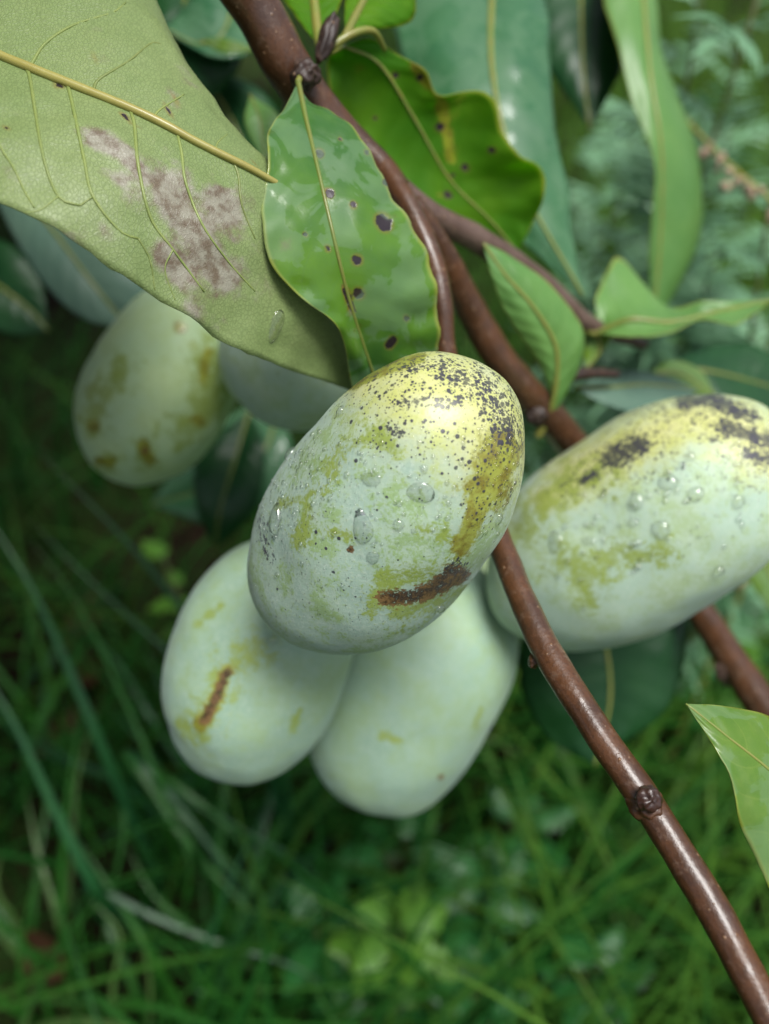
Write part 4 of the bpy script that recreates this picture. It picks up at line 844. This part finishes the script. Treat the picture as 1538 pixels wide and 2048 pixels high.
# ------------------------------------------------------------------ fallen leaves
M['dead'] = leaf_mat('dead_leaf', (0.075, 0.032, 0.012), (0.05, 0.022, 0.009), (0.1, 0.05, 0.02), (0.2, 0.09, 0.02), 0.12, 0.65, 0.0, nveins=7)
dl = lobed_leaf('fallen_leaf', 0.06, 0.5, 'dead', 0.5, 0.1)
for px, py, z, lab in ((190, 1190, .03, 'orange brown fallen leaf under the small far fruit'), (120, 1960, .05, 'orange fallen leaf in the grass at the bottom left'), (180, 1370, .02, 'brown fallen leaf left of the streaked fruit'),
                       (60, 1540, .02, 'dark brown fallen leaf at the left edge in the grass'), (1200, 420, .03, 'brown fallen leaf on the ground seen between hanging leaves'), (1330, 1420, .05, 'tan fallen leaf right of the bluish leaf')):
    o = obj('fallen_leaf', dl, None, None); p = P(px, py, ground_d(px, py, z)); place(o, p, random.random()*6, random.uniform(-.2, .4), random.uniform(-.5, .5), random.uniform(.7, 1.1)); tag(o, lab, 'fallen leaf', 'fallen leaves on the ground')

# ------------------------------------------------------------------ unseen tree for the branches, added overhead left and behind, crown shaped for shade
def tree():
    org = Vector((-0.75, 0.6, 0)); t = thing('unseen_pawpaw_tree', 'unseen pawpaw tree added overhead, its leafy crown shaped to shade the left of the scene', 'tree', org)
    tr = catmull([Vector((0, 0, -0.05)), Vector((0.02, 0, 0.6)), Vector((-0.02, 0.03, 1.3)), Vector((0.03, 0, 2.1))], 24)
    V, F = tube_geo(tr, radii([0.045, 0.035, 0.028, 0.012], 24), 14, 0.08, 20); obj('trunk', mesh('trunk', V, F), M['bark_dark'], t)
    rr = random.Random(5); V = []; F = []; UV = []
    def lf(base, d, ln):
        s = d.cross(Vector((0, 0, 1))).normalized(); nn = s.cross(d); b = len(V); n = 6
        for i in range(n+1):
            q = i/n; wd = ln*0.19*math.sin(math.pi*min(1, q*0.96+0.04)**1.2)+0.0004; p = base + d*ln*q - nn*(0.25*ln*q*q)*(1 if nn.z > 0 else -1)
            V.extend([p-s*wd, p-nn*0.1*wd, p+s*wd]); UV.extend([(0, q), (.5, q), (1, q)])
        for i in range(n): a = b+i*3; F.extend([(a, a+1, a+4, a+3), (a+1, a+2, a+5, a+4)])
    limbs = []
    for k in range(115):
        y = rr.uniform(-0.35, 1.8); x = rr.uniform(-1.35, -0.15+0.18*max(y, 0)); z = rr.uniform(0.74, 1.35)
        i = min(int((z-0.1)/2.15*23), 22); limbs.append((tr[i], Vector((x, y, z))-org))
    LV = []; LF = []
    for p0, e in limbs:
        pts = catmull([p0, p0.lerp(e, .5)+Vector((0, 0, .05)), e], 10); v, f = tube_geo(pts, radii([0.010, 0.003], 10), 7); b = len(LV); LV += v; LF += [tuple(q+b for q in x) for x in f]
        for q in range(34):
            tt = rr.uniform(0.35, 1.0)*9; i = min(int(tt), 8); bp = pts[i].lerp(pts[i+1], tt-i); az = rr.random()*6.28
            d = Vector((math.cos(az), math.sin(az), rr.uniform(-0.55, 0.05))).normalized(); ln = rr.uniform(0.14, 0.24)
            if (bp+org).z + d.z*ln - 0.25*ln < 0.62: d.z = 0.1; d.normalize()
            lf(bp + Vector((0, 0, 0.02)), d, ln)
    obj('limbs', mesh('limbs', LV, LF), M['bark_dark'], t)
    c = obj('crown', mesh('crown', V, F, uvs=UV), M['leaf_dark'], t); c['kind'] = 'stuff'
tree()
